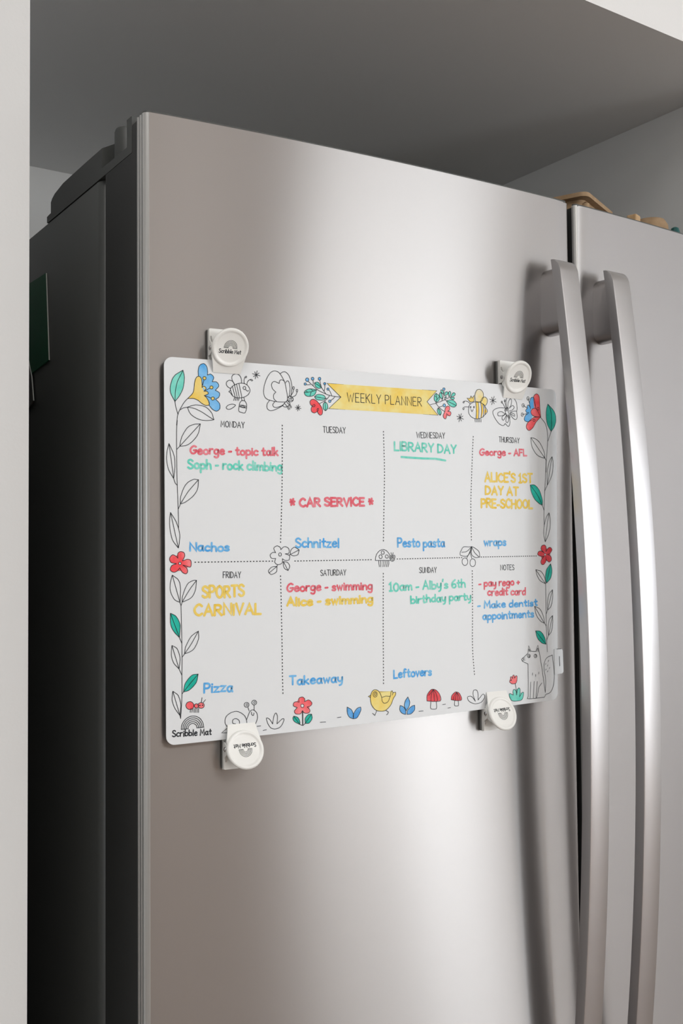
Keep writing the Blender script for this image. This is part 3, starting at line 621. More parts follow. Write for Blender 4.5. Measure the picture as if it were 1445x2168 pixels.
L k 0.46 2584 2783 2575 2767 2573 2763 2572 2754 2575 2745 2581 2733 2585 2727 2597 2718 2607 2715
L k 0.46 2607 2715 2617 2732 2618 2736 2619 2740 2617 2748 2613 2756 2604 2767 2584 2783
L k 0.46 2584 2783 2607 2715
F r1 0 2658 2753 2661 2774 2662 2779 2667 2788 2674 2796 2678 2800 2686 2805 2690 2805 2700 2805 2709 2802 2712 2799 2714 2796 2715 2786 2714 2777 2712 2772 2710 2769 2703 2764 2691 2757 2714 2757 2718 2756 2724 2752 2728 2746 2729 2740 2728 2736 2724 2726 2717 2718 2714 2716 2711 2715 2705 2717 2677 2735 2677 2712 2674 2699 2670 2691 2666 2686 2659 2686 2651 2689 2645 2694 2641 2700 2640 2704 2639 2712 2639 2717 2644 2728
L k 0.46 2658 2753 2661 2774 2662 2779 2667 2788 2674 2796 2678 2800 2686 2805 2690 2805 2700 2805 2709 2802 2712 2799 2714 2796 2715 2786 2714 2777 2712 2772 2710 2769 2703 2764 2691 2757
L k 0.46 2691 2757 2714 2757 2718 2756 2724 2752 2728 2746 2729 2740 2728 2736 2724 2726 2717 2718 2714 2716 2711 2715 2705 2717 2677 2735
L k 0.46 2677 2735 2677 2712 2674 2699 2670 2691 2666 2686 2659 2686 2651 2689 2645 2694 2641 2700 2640 2704 2639 2712 2639 2717 2644 2728 2658 2753
L k 0.46 2801 2717 2866 2698
L k 0.46 2821 2733 2845 2682
L k 0.46 2846 2740 2821 2675
L k 0.46 2861 2721 2806 2694
L k 0.46 3188 2906 3270 2883
L k 0.46 3214 2926 3244 2863
L k 0.46 3245 2935 3213 2854
L k 0.46 3263 2912 3195 2877
L k 0.46 2795 2719 2873 2695
L k 0.46 2820 2738 2848 2676
L k 0.46 2849 2747 2819 2668
L k 0.46 2866 2724 2802 2690
L k 0.46 2941 2822 2944 2829 2948 2835 2953 2840 2959 2845 2971 2852 2987 2859 3005 2864 3022 2868 3049 2869 3065 2867 3081 2864 3095 2858 3108 2850 3120 2842 3136 2826 3156 2802 3158 2797 3160 2792 3159 2786 3157 2781 3153 2775 3141 2763 3114 2739 3098 2728 3090 2724 3071 2716 3051 2711 3030 2708 3010 2709 2990 2713 2972 2720 2964 2724 2951 2735 2946 2741 2941 2747 2937 2755 2935 2762 2933 2771 2933 2782 2936 2804 2941 2822
F y3 0 3020 2865 3025 2711 3045 2712 3050 2761 3051 2786 3052 2812 3051 2866
F y3 0 3081 2864 3087 2813 3087 2788 3085 2766 3076 2723 3091 2728 3104 2769 3108 2790 3108 2810 3104 2849
F y3 0 3129 2823 3123 2783 3121 2754 3156 2786
L k 0.46 3020 2867 3026 2815 3027 2789 3026 2763 3021 2710
L k 0.46 3051 2866 3056 2815 3058 2789 3056 2764 3051 2712
L k 0.46 3081 2864 3087 2816 3088 2792 3087 2768 3082 2720
L k 0.46 3106 2850 3112 2810 3113 2790 3112 2770 3107 2729
L k 0.46 3126 2831 3132 2805 3134 2791 3133 2778 3128 2751
F y4 0 3024 2868 3019 2874 3015 2883 3013 2894 3011 2917 3011 2927 3013 2936 3016 2946 3024 2963 3029 2971 3034 2977 3040 2981 3047 2985 3054 2987 3062 2988 3069 2989 3076 2988 3082 2985 3089 2982 3096 2977 3102 2971 3107 2965 3111 2958 3113 2951 3114 2943 3114 2934 3112 2918 3108 2903 3101 2891 3096 2885 3090 2880 3084 2876 3065 2869 3053 2866 3042 2865 3032 2865
L k 0.46 3024 2868 3019 2874 3015 2883 3013 2894 3011 2917 3011 2927 3013 2936 3016 2946 3024 2963 3029 2971 3034 2977 3040 2981 3047 2985 3054 2987 3062 2988 3069 2989 3076 2988 3082 2985 3089 2982 3096 2977 3102 2971 3107 2965 3111 2958 3113 2951 3114 2943 3114 2934 3112 2918 3108 2903 3101 2891 3096 2885 3090 2880 3084 2876 3065 2869 3053 2866 3042 2865 3032 2865 3024 2868
F y4 0 3082 2868 3081 2874 3083 2881 3086 2889 3095 2904 3100 2909 3105 2913 3111 2916 3124 2920 3136 2920 3141 2918 3146 2915 3156 2907 3161 2898 3162 2893 3161 2882 3156 2865 3150 2855 3142 2845 3135 2840 3131 2839 3128 2840 3114 2850 3089 2860 3084 2864
L k 0.46 3082 2868 3081 2874 3083 2881 3086 2889 3095 2904 3100 2909 3105 2913 3111 2916 3124 2920 3136 2920 3141 2918 3146 2915 3156 2907 3161 2898 3162 2893 3161 2882 3156 2865 3150 2855 3142 2845 3135 2840 3131 2839 3128 2840 3114 2850 3089 2860 3084 2864 3082 2868
F y1 0 2956 2859 2917 2895 2952 2893 2966 2920 2977 2897 3001 2926 3000 2870
L k 0.46 2956 2859 2917 2895 2952 2893 2966 2920 2977 2897 3001 2926 3000 2870 2956 2859
L k 0.46 2956 2843 2939 2855 2928 2862 2921 2865 2907 2867 2887 2865 2877 2862 2874 2859 2870 2854 2869 2849 2872 2847 2877 2847 2881 2848 2883 2851 2886 2861
L k 0.46 2936 2814 2904 2813 2890 2811 2885 2809 2874 2803 2870 2799 2865 2794 2865 2791 2868 2787 2873 2784 2875 2784 2878 2787 2885 2797
L k 0.46 2965 2814 2963 2808 2961 2806 2959 2805 2956 2806 2954 2807 2953 2813 2955 2819 2956 2820 2959 2821 2961 2821 2963 2819 2965 2814
L k 0.46 3004 2816 3002 2811 3001 2809 2998 2808 2995 2808 2994 2810 2992 2815 2994 2821 2996 2823 2998 2824 3001 2823 3003 2822 3004 2816
L k 0.46 2963 2792 2971 2776 2973 2774 2975 2773 2977 2774 2980 2777 2989 2794
L k 0.46 3009 2707 3011 2677
L k 0.46 3028 2708 3029 2678
L k 0.46 3045 2710 3047 2679
L k 0.46 3063 2711 3065 2680
L k 0.46 3081 2712 3082 2681
L k 0.46 3405 2948 3395 2909 3393 2890 3394 2871 3402 2833
L k 0.46 3480 2948 3511 2916 3517 2908 3522 2899 3526 2890 3530 2869 3532 2842 3531 2831 3526 2813
L k 0.46 3413 2834 3416 2874 3417 2883 3419 2892 3423 2899 3433 2914 3443 2924 3447 2926 3451 2927 3454 2926 3457 2923 3462 2916 3463 2906 3462 2894 3459 2880 3454 2868 3434 2836
L k 0.46 3429 2835 3460 2857 3467 2861 3473 2863 3478 2863 3483 2861 3487 2859 3491 2855 3493 2852 3494 2848 3493 2844 3487 2835 3477 2826 3472 2822 3459 2816 3429 2807
L k 0.46 3407 2809 3391 2826 3384 2830 3376 2832 3347 2833 3311 2831 3294 2828 3280 2825 3268 2821 3257 2816 3246 2810 3238 2804 3231 2797 3227 2789 3226 2781 3227 2772 3230 2763 3235 2753 3247 2734 3254 2725 3271 2705 3289 2687 3298 2681 3307 2675 3326 2667 3335 2665 3344 2664 3351 2663 3357 2665 3362 2668 3378 2685
L k 0.46 3380 2775 3348 2792 3340 2795 3332 2796 3324 2796 3316 2794 3308 2792 3294 2785 3290 2781 3287 2777 3286 2772 3286 2766 3287 2760 3290 2756 3295 2753 3301 2752 3322 2754 3333 2756 3353 2761 3360 2764 3366 2767 3385 2783
L k 0.46 3385 2775 3353 2757 3347 2753 3342 2748 3339 2743 3338 2738 3338 2732 3340 2723 3344 2718 3350 2716 3354 2716 3358 2718 3363 2721 3373 2733 3396 2768
L k 0.46 3378 2685 3404 2664 3410 2660 3415 2659 3420 2660 3424 2664 3428 2669 3432 2675 3437 2689 3438 2697 3438 2707 3436 2728 3433 2746 3431 2752 3426 2761 3417 2773
L k 0.46 3401 2768 3388 2726 3386 2717 3386 2710 3387 2705 3390 2700 3393 2697 3397 2696 3401 2695 3405 2695 3408 2697 3415 2704 3420 2714 3421 2721 3422 2735 3417 2769
L k 0.46 3526 2813 3497 2812 3482 2810 3468 2806 3439 2795
L k 0.46 3526 2809 3531 2768 3531 2759 3530 2752 3528 2746 3525 2740 3522 2736 3517 2733 3513 2731 3508 2730 3502 2730 3496 2732 3490 2735 3476 2743 3465 2753 3459 2759 3439 2787
L k 0.46 3444 2787 3471 2772 3487 2763 3492 2762 3496 2763 3498 2765 3499 2770 3499 2774 3498 2779 3495 2782 3490 2785 3483 2787 3450 2796
L k 0.46 3392 2837 3395 2838 3400 2838 3406 2836 3411 2833 3418 2826 3419 2823 3417 2807 3418 2802 3420 2796 3436 2768 3438 2762 3439 2757 3438 2747 3435 2741 3433 2739 3430 2739 3424 2742 3416 2748 3400 2765 3388 2780 3383 2788 3380 2795 3379 2803 3380 2811 3385 2827 3388 2833 3392 2837
L k 0.46 3401 2815 3400 2811 3397 2808 3393 2806 3388 2805 3382 2805 3379 2807 3376 2810 3375 2814 3376 2818 3379 2821 3383 2823 3388 2824 3394 2824 3397 2822 3400 2819 3401 2815
L k 0.46 3418 2833 3417 2829 3415 2827 3412 2825 3407 2824 3403 2824 3400 2826 3398 2828 3397 2831 3398 2835 3400 2837 3403 2839 3408 2840 3412 2840 3415 2838 3417 2836 3418 2833
L k 0.46 3381 2832 3355 2871 3349 2877 3339 2884
L k 0.46 3389 2841 3382 2873 3377 2901
L k 0.46 3347 2888 3346 2884 3345 2881 3342 2879 3339 2878 3336 2879 3334 2880 3333 2883 3332 2887 3333 2891 3334 2894 3336 2896 3340 2897 3343 2897 3345 2895 3346 2892 3347 2888
L k 0.46 3384 2904 3384 2900 3382 2897 3380 2895 3377 2894 3374 2894 3372 2896 3370 2899 3369 2903 3370 2907 3372 2910 3374 2912 3377 2913 3380 2912 3382 2911 3384 2908 3384 2904
F b1 0 3836 2776 3791 2810 3770 2825 3749 2837 3709 2854 3696 2881 3694 2887 3693 2895 3694 2912 3699 2930 3705 2945 3713 2956 3718 2960 3723 2963 3728 2964 3733 2964 3739 2962 3745 2959 3751 2954 3757 2949 3762 2942 3766 2933 3769 2924 3770 2886 3772 2872 3776 2859 3783 2846 3792 2832
F b1 0 3708 2846 3685 2873 3680 2878 3676 2881 3672 2882 3668 2880 3665 2878 3659 2868 3658 2862 3661 2851 3649 2840 3643 2833 3641 2829 3642 2822 3646 2814 3652 2809 3660 2807 3680 2807 3647 2786 3640 2781 3635 2775 3626 2761 3623 2753 3621 2745 3621 2739 3623 2733 3627 2728 3633 2724 3640 2721 3649 2718 3658 2718 3667 2719 3676 2723 3687 2730 3698 2738 3709 2747 3717 2756 3723 2764 3726 2772 3727 2781 3725 2790 3717 2820
F r1 0 3836 2776 3780 2831 3768 2845 3759 2858 3753 2871 3750 2884 3749 2897 3749 2932 3748 2958 3749 2966 3750 2972 3753 2978 3757 2984 3763 2989 3770 2994 3777 2997 3784 3000 3790 3000 3796 2999 3803 2997 3809 2993 3815 2988 3820 2980 3824 2971 3826 2958 3827 2943 3829 2871
F r1 0 3836 2776 3778 2775 3768 2775 3751 2778 3736 2783 3724 2789 3719 2793 3711 2804 3709 2810 3708 2816 3708 2821 3710 2827 3713 2833 3724 2844 3730 2849 3736 2852 3750 2857 3757 2858 3765 2858 3773 2856 3781 2851 3790 2843 3799 2831
F r1 0 3836 2776 3775 2772 3760 2770 3746 2766 3731 2759 3716 2750 3688 2730 3667 2711 3659 2703 3653 2694 3649 2686 3646 2678 3645 2671 3646 2664 3648 2658 3653 2651 3659 2645 3666 2640 3674 2637 3682 2636 3689 2637 3698 2640 3706 2645 3724 2658 3732 2665 3740 2674 3770 2716 3779 2726 3797 2743
L k 0.46 3776 2859 3756 2910 3749 2932 3747 2950 3747 2958 3748 2965 3750 2972 3753 2978 3757 2984 3763 2989 3770 2994 3777 2997 3784 3000 3790 3000 3796 2999 3803 2997 3809 2993 3815 2988 3820 2980 3824 2971 3826 2958 3827 2943 3829 2871 3839 2776
L k 0.46 3708 2846 3696 2878 3694 2887 3693 2895 3694 2913 3699 2931 3705 2945 3709 2951 3713 2955 3718 2959 3729 2963 3737 2964 3745 2963 3748 2961 3752 2956 3755 2949 3762 2925 3776 2859
L k 0.46 3708 2850 3690 2876 3685 2881 3681 2884 3677 2884 3673 2883 3666 2876 3661 2869 3660 2867 3664 2858 3665 2855 3664 2851 3661 2848 3644 2833 3641 2829 3641 2826 3644 2819 3646 2816 3652 2811 3657 2810 3675 2810 3679 2809 3680 2807 3676 2803 3650 2787 3641 2781 3635 2775 3626 2761 3623 2753 3621 2745 3621 2739 3623 2733 3627 2729 3633 2725 3641 2722 3650 2720 3667 2719 3675 2721 3683 2723 3717 2739
L k 0.46 3836 2776 3778 2775 3768 2775 3751 2778 3736 2783 3724 2789 3719 2793 3711 2804 3709 2810 3708 2816 3708 2821 3710 2827 3713 2833 3724 2844 3730 2849 3736 2852 3750 2857 3757 2858 3765 2858 3773 2856 3781 2851 3790 2843 3799 2831 3836 2776
L k 0.46 3836 2776 3775 2772 3760 2770 3746 2766 3731 2759 3716 2750 3688 2730 3667 2711 3659 2703 3653 2694 3649 2686 3646 2678 3645 2671 3646 2664 3648 2658 3653 2651 3659 2645 3666 2640 3674 2637 3682 2636 3689 2637 3698 2640 3706 2645 3724 2658 3732 2665 3740 2674 3770 2716 3779 2726 3797 2743 3836 2776
F b1 0 3818 2856 3816 2850 3813 2846 3810 2843 3804 2842 3798 2843 3794 2845 3792 2849 3790 2854 3792 2860 3795 2864 3799 2867 3804 2869 3810 2868 3814 2865 3816 2862
L k 0.46 3818 2856 3816 2850 3813 2846 3810 2843 3804 2842 3798 2843 3794 2845 3792 2849 3790 2854 3792 2860 3795 2864 3799 2867 3804 2869 3810 2868 3814 2865 3816 2862 3818 2856
F b1 0 3763 2739 3762 2735 3758 2732 3754 2730 3747 2728 3741 2729 3736 2731 3733 2733 3732 2737 3733 2742 3736 2745 3741 2747 3748 2748 3754 2748 3759 2746 3762 2743
L k 0.46 3763 2739 3762 2735 3758 2732 3754 2730 3747 2728 3741 2729 3736 2731 3733 2733 3732 2737 3733 2742 3736 2745 3741 2747 3748 2748 3754 2748 3759 2746 3762 2743 3763 2739
L k 0.46 3688 2948 3687 2941 3684 2936 3680 2933 3673 2931 3667 2932 3663 2935 3661 2939 3659 2946 3661 2953 3664 2958 3668 2962 3674 2964 3680 2963 3684 2960 3687 2955 3688 2948
L k 0.46 3674 2947 3693 2903
L k 0.46 3624 2876 3622 2869 3619 2864 3615 2860 3609 2858 3603 2859 3599 2862 3596 2867 3595 2874 3596 2881 3599 2886 3603 2889 3610 2891 3616 2890 3620 2887 3622 2883 3624 2876
L k 0.46 3609 2875 3664 2851
L k 0.46 3611 2786 3609 2779 3606 2774 3602 2770 3596 2768 3590 2770 3586 2773 3583 2777 3582 2784 3584 2791 3587 2796 3591 2799 3597 2801 3603 2800 3607 2797 3609 2793 3611 2786
L k 0.46 3596 2785 3657 2797
L k 0.46 3836 2773 3880 2737 3889 2728 3898 2717 3904 2705 3910 2692 3915 2678 3922 2649 3926 2620 3928 2590 3927 2543 3924 2509 3905 2366 3901 2313 3898 2237
F t2 0 3976 2642 3940 2686 3932 2698 3926 2710 3921 2723 3918 2737 3915 2752 3913 2766 3911 2793 3911 2805 3912 2829 3916 2850 3920 2870 3936 2912 3998 2866 4011 2854 4022 2842 4029 2830 4035 2818 4039 2805 4042 2793 4043 2768 4043 2756 4041 2744 4038 2733 4030 2710 4024 2699 4018 2689 4010 2679
L k 0.46 3976 2642 3940 2686 3932 2698 3926 2710 3921 2723 3918 2737 3915 2752 3913 2766 3911 2793 3911 2805 3912 2829 3916 2850 3920 2870 3936 2912
L k 0.46 3936 2912 3998 2866 4011 2854 4022 2842 4029 2830 4035 2818 4039 2805 4042 2793 4043 2768 4043 2756 4041 2744 4038 2733 4030 2710 4024 2699 4018 2689 4010 2679 3976 2642
L k 0.46 3976 2642 3983 2706 3984 2739 3983 2795 3979 2832 3975 2848 3971 2861 3965 2872 3936 2912
L k 0.46 3976 2642 3928 2543
L k 0.46 3902 2357 3892 2218 3875 2051 3868 1953 3860 1821 3860 1789 3862 1719
L k 0.46 3885 2376 3881 2417 3879 2428 3875 2440 3868 2453 3852 2482 3833 2509 3823 2520 3814 2530 3804 2537 3794 2544 3784 2550 3764 2559 3754 2562 3744 2564 3703 2567
L k 0.46 3703 2567 3707 2513 3710 2500 3714 2487 3720 2474 3728 2460 3738 2447 3748 2434 3758 2422 3768 2413 3779 2405 3790 2398 3802 2393 3825 2385 3845 2380 3861 2378 3885 2376
L k 0.46 3885 2376 3703 2567
L k 0.46 3885 2376 3905 2353
L k 0.46 3911 2110 3910 2161 3912 2206 3915 2241 3917 2259 3924 2289 3933 2318 3938 2331 3949 2354 3954 2363 3960 2370 3982 2394
L k 0.46 3982 2394 3992 2364 3994 2355 3995 2332 3995 2301 3993 2285 3989 2255 3986 2242 3977 2217 3972 2205 3960 2181 3946 2157 3911 2110
L k 0.46 3911 2110 3947 2248 3982 2394
L k 0.46 3911 2110 3877 2057
F t2 0 3841 1912 3844 1946 3843 1956 3841 1967 3838 1980 3827 2011 3820 2027 3813 2042 3805 2055 3797 2066 3788 2076 3778 2086 3767 2094 3757 2100 3747 2106 3737 2109 3726 2110 3685 2107 3691 2063 3693 2052 3697 2041 3708 2018 3721 1996 3729 1985 3744 1968 3753 1960 3770 1947 3797 1931
L k 0.46 3841 1912 3844 1946 3843 1956 3841 1967 3838 1980 3827 2011 3820 2027 3813 2042 3805 2055 3797 2066 3788 2076 3778 2086 3767 2094 3757 2100 3747 2106 3737 2109 3726 2110 3685 2107
L k 0.46 3685 2107 3691 2063 3693 2052 3697 2041 3708 2018 3721 1996 3729 1985 3744 1968 3753 1960 3770 1947 3797 1931 3841 1912
L k 0.46 3841 1912 3799 1982 3787 1999 3775 2015 3761 2031 3746 2047 3685 2107
L k 0.46 3841 1912 3863 1863
L k 0.46 3870 1556 3856 1609 3854 1622 3853 1636 3853 1663 3854 1677 3859 1705 3866 1733 3871 1748 3883 1778 3894 1802 3900 1811 3906 1818 3930 1841
L k 0.46 3930 1841 3940 1798 3943 1775 3944 1748 3943 1734 3940 1705 3938 1692 3934 1678 3925 1651 3909 1614 3897 1593 3870 1556
L k 0.46 3870 1556 3900 1719 3910 1763 3930 1841
F r2 0 3854 1451 3823 1474 3817 1480 3814 1485 3813 1491 3813 1498 3815 1504 3818 1510 3826 1519 3831 1522 3837 1524 3850 1527 3861 1526 3870 1522 3877 1516 3880 1511 3882 1506 3882 1500 3882 1493 3877 1460 3902 1488 3913 1498 3918 1500 3929 1503 3938 1502 3947 1498 3951 1494 3958 1486 3960 1481 3960 1476 3957 1471 3948 1458 3935 1446 3929 1442 3924 1439 3918 1438 3894 1434 3928 1424 3935 1420 3941 1417 3945 1412 3948 1406 3951 1400 3952 1394 3952 1388 3952 1382 3949 1377 3945 1372 3940 1367 3934 1363 3928 1360 3922 1359 3915 1360 3908 1363 3892 1373 3881 1383 3878 1388 3877 1394 3876 1417 3877 1382 3877 1373 3875 1366 3872 1360 3867 1354 3856 1343 3845 1337 3840 1335 3835 1335 3824 1337 3820 1339 3816 1342 3811 1350 3809 1356 3809 1363 3809 1369 3811 1375 3816 1382 3822 1389 3853 1417 3817 1416 3801 1418 3787 1422 3776 1428 3771 1432 3769 1435 3768 1439 3768 1443 3770 1448 3775 1457 3779 1460 3788 1465 3800 1468 3813 1469 3820 1467 3833 1461
L k 0.46 3854 1451 3823 1474 3817 1480 3814 1485 3813 1491 3813 1498 3815 1504 3818 1510 3826 1519 3831 1522 3837 1524 3850 1527 3861 1526 3870 1522 3877 1516 3880 1511 3882 1506 3882 1500 3882 1493 3877 1460
L k 0.46 3877 1460 3902 1488 3913 1498 3918 1500 3929 1503 3938 1502 3947 1498 3951 1494 3958 1486 3960 1481 3960 1476 3957 1471 3948 1458 3935 1446 3929 1442 3924 1439 3918 1438 3894 1434
L k 0.46 3894 1434 3928 1424 3935 1420 3941 1417 3945 1412 3948 1406 3951 1400 3952 1394 3952 1388 3952 1382 3949 1377 3945 1372 3940 1367 3934 1363 3928 1360 3922 1359 3915 1360 3908 1363 3892 1373 3881 1383 3878 1388 3877 1394 3876 1417
L k 0.46 3876 1417 3877 1382 3877 1373 3875 1366 3872 1360 3867 1354 3856 1343 3845 1337 3840 1335 3835 1335 3824 1337 3820 1339 3816 1342 3811 1350 3809 1356 3809 1363 3809 1369 3811 1375 3816 1382 3822 1389 3853 1417
L k 0.46 3853 1417 3817 1416 3801 1418 3787 1422 3776 1428 3771 1432 3769 1435 3768 1439 3768 1443 3770 1448 3775 1457 3779 1460 3788 1465 3800 1468 3813 1469 3820 1467 3833 1461 3854 1451
F w 0 3876 1432 3875 1428 3873 1425 3870 1422 3866 1421 3861 1423 3858 1425 3856 1428 3855 1433 3857 1437 3859 1440 3862 1443 3866 1444 3871 1442 3874 1440 3876 1437
L k 0.46 3876 1432 3875 1428 3873 1425 3870 1422 3866 1421 3861 1423 3858 1425 3856 1428 3855 1433 3857 1437 3859 1440 3862 1443 3866 1444 3871 1442 3874 1440 3876 1437 3876 1432
L k 0.46 3867 1150 3868 1029 3867 725 3870 579 3875 489
L k 0.46 3864 1150 3860 1193 3858 1204 3854 1214 3849 1224 3835 1245 3827 1254 3818 1263 3809 1270 3799 1275 3788 1279 3776 1281 3740 1288
L k 0.46 3740 1288 3749 1251 3752 1242 3756 1233 3767 1215 3779 1197 3787 1189 3795 1182 3805 1175 3828 1165 3864 1150
L k 0.46 3864 1150 3740 1288
F t2 0 3876 1154 3867 1200 3866 1211 3866 1222 3869 1245 3875 1268 3879 1279 3885 1290 3892 1299 3910 1317 3939 1342 3949 1312 3952 1302 3954 1291 3955 1280 3953 1255 3950 1241 3946 1228 3942 1215 3936 1204 3928 1194 3919 1185 3908 1177
L k 0.46 3876 1154 3867 1200 3866 1211 3866 1222 3869 1245 3875 1268 3879 1279 3885 1290 3892 1299 3910 1317 3939 1342
L k 0.46 3939 1342 3949 1312 3952 1302 3954 1291 3955 1280 3953 1255 3950 1241 3946 1228 3942 1215 3936 1204 3928 1194 3919 1185 3908 1177 3876 1154
L k 0.46 3876 1154 3907 1238 3939 1342
L k 0.46 3887 892 3887 942 3889 968 3896 1007 3899 1020 3903 1032 3908 1043 3915 1053 3923 1061 3959 1089
L k 0.46 3959 1089 3961 1053 3962 1029 3961 1016 3955 988 3946 957 3941 944 3935 932 3929 923 3921 915 3887 892
L k 0.46 3887 892 3959 1089
L k 0.46 3887 892 3867 854
L k 0.46 3844 767 3840 805 3837 815 3834 826 3823 852 3815 867 3808 881 3799 893 3789 904 3779 912 3767 918 3716 936
L k 0.46 3716 936 3727 881 3731 868 3737 855 3743 844 3751 833 3759 822 3778 803 3787 795 3796 788 3815 779 3844 767
L k 0.46 3844 767 3716 936
L k 0.46 3844 767 3867 741
L k 0.46 3894 646 3890 684 3889 710 3889 723 3893 749 3900 775 3904 787 3909 798 3915 807 3922 814 3953 838
L k 0.46 3953 838 3956 794 3955 770 3948 727 3940 698 3935 686 3930 677 3923 670 3894 646
L k 0.46 3894 646 3953 838
L k 0.46 3894 646 3867 601
F t2 0 3860 564 3850 610 3846 621 3841 632 3827 654 3819 665 3809 674 3800 683 3790 689 3780 694 3769 696 3724 699 3738 650 3743 639 3749 629 3756 619 3765 609 3785 593 3805 579 3814 575 3833 570
L k 0.46 3860 564 3850 610 3846 621 3841 632 3827 654 3819 665 3809 674 3800 683 3790 689 3780 694 3769 696 3724 699
L k 0.46 3724 699 3738 650 3743 639 3749 629 3756 619 3765 609 3785 593 3805 579 3814 575 3833 570 3860 564
L k 0.46 3860 564 3724 699
L k 0.46 2948 1515 2926 1512 2912 1511 2871 1515 2861 1514 2851 1511 2844 1506 2837 1498 2812 1459
L k 0.46 2812 1459 2812 1442 2815 1438 2820 1435 2840 1429 2853 1427 2867 1425 2880 1425 2891 1427 2900 1430 2908 1436 2915 1443 2921 1451 2932 1466 2936 1474 2939 1482 2948 1515
L k 0.46 2948 1515 2911 1483 2901 1476 2891 1471 2881 1467 2871 1466 2830 1463
L k 0.46 2948 1515 2971 1508 2984 1502 3012 1486 3021 1480 3029 1473 3035 1466 3039 1458 3041 1450 3043 1417
L k 0.46 3043 1417 3009 1412 3001 1412 2993 1413 2976 1419 2967 1423 2959 1428 2952 1434 2947 1442 2945 1452 2944 1463 2948 1515
L k 0.46 2948 1511 2971 1475 2983 1458 2999 1444 3035 1417
L k 0.46 2948 1515 2931 1477 2922 1459 2911 1441 2888 1409
L k 0.46 2932 1466 2947 1406
L k 0.46 2901 1376 2900 1370 2897 1361 2895 1356 2891 1352 2886 1348 2881 1345 2873 1342 2867 1342 2861 1342 2853 1345 2848 1348 2843 1352 2840 1357 2837 1362 2834 1371 2834 1377 2835 1383 2837 1391 2840 1396 2844 1401 2849 1405 2854 1408 2862 1410 2868 1411 2874 1410 2882 1407 2887 1404 2891 1400 2895 1396 2898 1391 2900 1382 2901 1376
L k 0.46 2991 1365 2990 1359 2988 1350 2985 1344 2981 1339 2976 1335 2972 1332 2963 1330 2957 1329 2952 1330 2944 1333 2939 1336 2934 1340 2931 1345 2928 1350 2926 1360 2925 1366 2926 1372 2929 1381 2932 1386 2935 1391 2940 1395 2945 1398 2953 1401 2959 1402 2964 1401 2973 1398 2977 1395 2982 1391 2986 1386 2988 1380 2991 1371 2991 1365
L k 0.46 934 1474 920 1500 918 1506 917 1511 920 1515 924 1520 935 1527 946 1531 951 1531 956 1529 966 1525 974 1519 977 1516 979 1510 981 1499
L k 0.46 981 1499 1001 1518 1007 1521 1012 1523 1019 1524 1026 1523 1040 1518 1046 1514 1051 1510 1054 1505 1056 1498 1058 1490 1058 1482 1057 1476 1055 1471 1052 1468 1046 1466 1020 1464
L k 0.46 1020 1464 1050 1455 1056 1453 1060 1449 1062 1444 1063 1438 1062 1431 1060 1424 1058 1418 1055 1414 1051 1411 1045 1410 1039 1409 1027 1409 1016 1411 1012 1413 995 1423
L k 0.46 995 1423 996 1399 995 1393 992 1389 988 1385 975 1378 961 1375 954 1375 949 1376 937 1381 929 1390 926 1394 925 1399 926 1404 934 1427
L k 0.46 934 1427 908 1426 903 1427 898 1429 894 1432 890 1436 885 1446 884 1451 884 1455 886 1459 889 1463 898 1471 908 1476 916 1477 934 1474
L k 0.46 987 1459 986 1453 983 1449 979 1447 974 1445 968 1447 964 1450 962 1453 961 1459 962 1465 965 1469 968 1472 974 1473 980 1472 983 1469 986 1465 987 1459
L k 0.46 1067 1458 1070 1485 1072 1491 1075 1497 1079 1502 1090 1511 1096 1515 1102 1518 1109 1518 1115 1517 1122 1514 1149 1496
L k 0.46 1149 1496 1143 1468 1141 1462 1137 1457 1132 1453 1126 1451 1119 1449 1112 1448 1098 1447 1087 1449 1067 1458
L k 0.46 1067 1458 1149 1496
L k 0.46 1067 1458 1055 1453
L k 0.46 1004 1400 1023 1398 1035 1395 1040 1393 1045 1389 1054 1379 1057 1373 1060 1368 1061 1362 1061 1356 1059 1350 1046 1325
L k 0.46 1046 1325 1020 1337 1016 1341 1010 1348 1006 1357 1003 1372 1004 1400
L k 0.46 1004 1400 1046 1325
L k 0.46 945 1361 912 1359 904 1358 898 1355 891 1352 880 1341 875 1336 869 1326 868 1322 868 1319 874 1308
L k 0.46 874 1308 888 1297 892 1295 897 1295 911 1299 920 1302 928 1306 935 1311 940 1316 943 1322 944 1329 945 1361
L k 0.46 945 1361 874 1308
L k 0.46 945 1361 951 1375
L k 0.46 1891 1400 1893 1420 1895 1431 1902 1447 1908 1458 1916 1467 1929 1479 1939 1485 1956 1492 1969 1494 1980 1494 1991 1490 2007 1483 2020 1471 2031 1459 2036 1452 2043 1439
L k 0.46 1891 1399 2044 1398
L k 0.46 1984 1469 1983 1462 1981 1457 1977 1454 1971 1451 1964 1452 1959 1454 1955 1458 1953 1465 1953 1471 1955 1476 1959 1480 1965 1482 1972 1482 1977 1479 1981 1475 1984 1469
L k 0.46 1962 1433 1962 1426 1959 1421 1955 1417 1948 1414 1941 1415 1936 1417 1932 1422 1929 1428 1929 1436 1931 1441 1935 1445 1942 1447 1949 1447 1955 1444 1959 1440 1962 1433
L k 0.46 2024 1434 2024 1427 2022 1423 2018 1419 2012 1417 2006 1418 2001 1420 1997 1424 1994 1430 1995 1436 1997 1441 2000 1445 2006 1447 2013 1446 2018 1444 2022 1440 2024 1434
L k 0.46 2064 1423 2063 1417 2060 1413 2056 1410 2050 1409 2044 1411 2040 1414 2037 1418 2036 1424 2037 1430 2040 1434 2044 1436 2050 1438 2056 1436 2060 1433 2063 1429 2064 1423
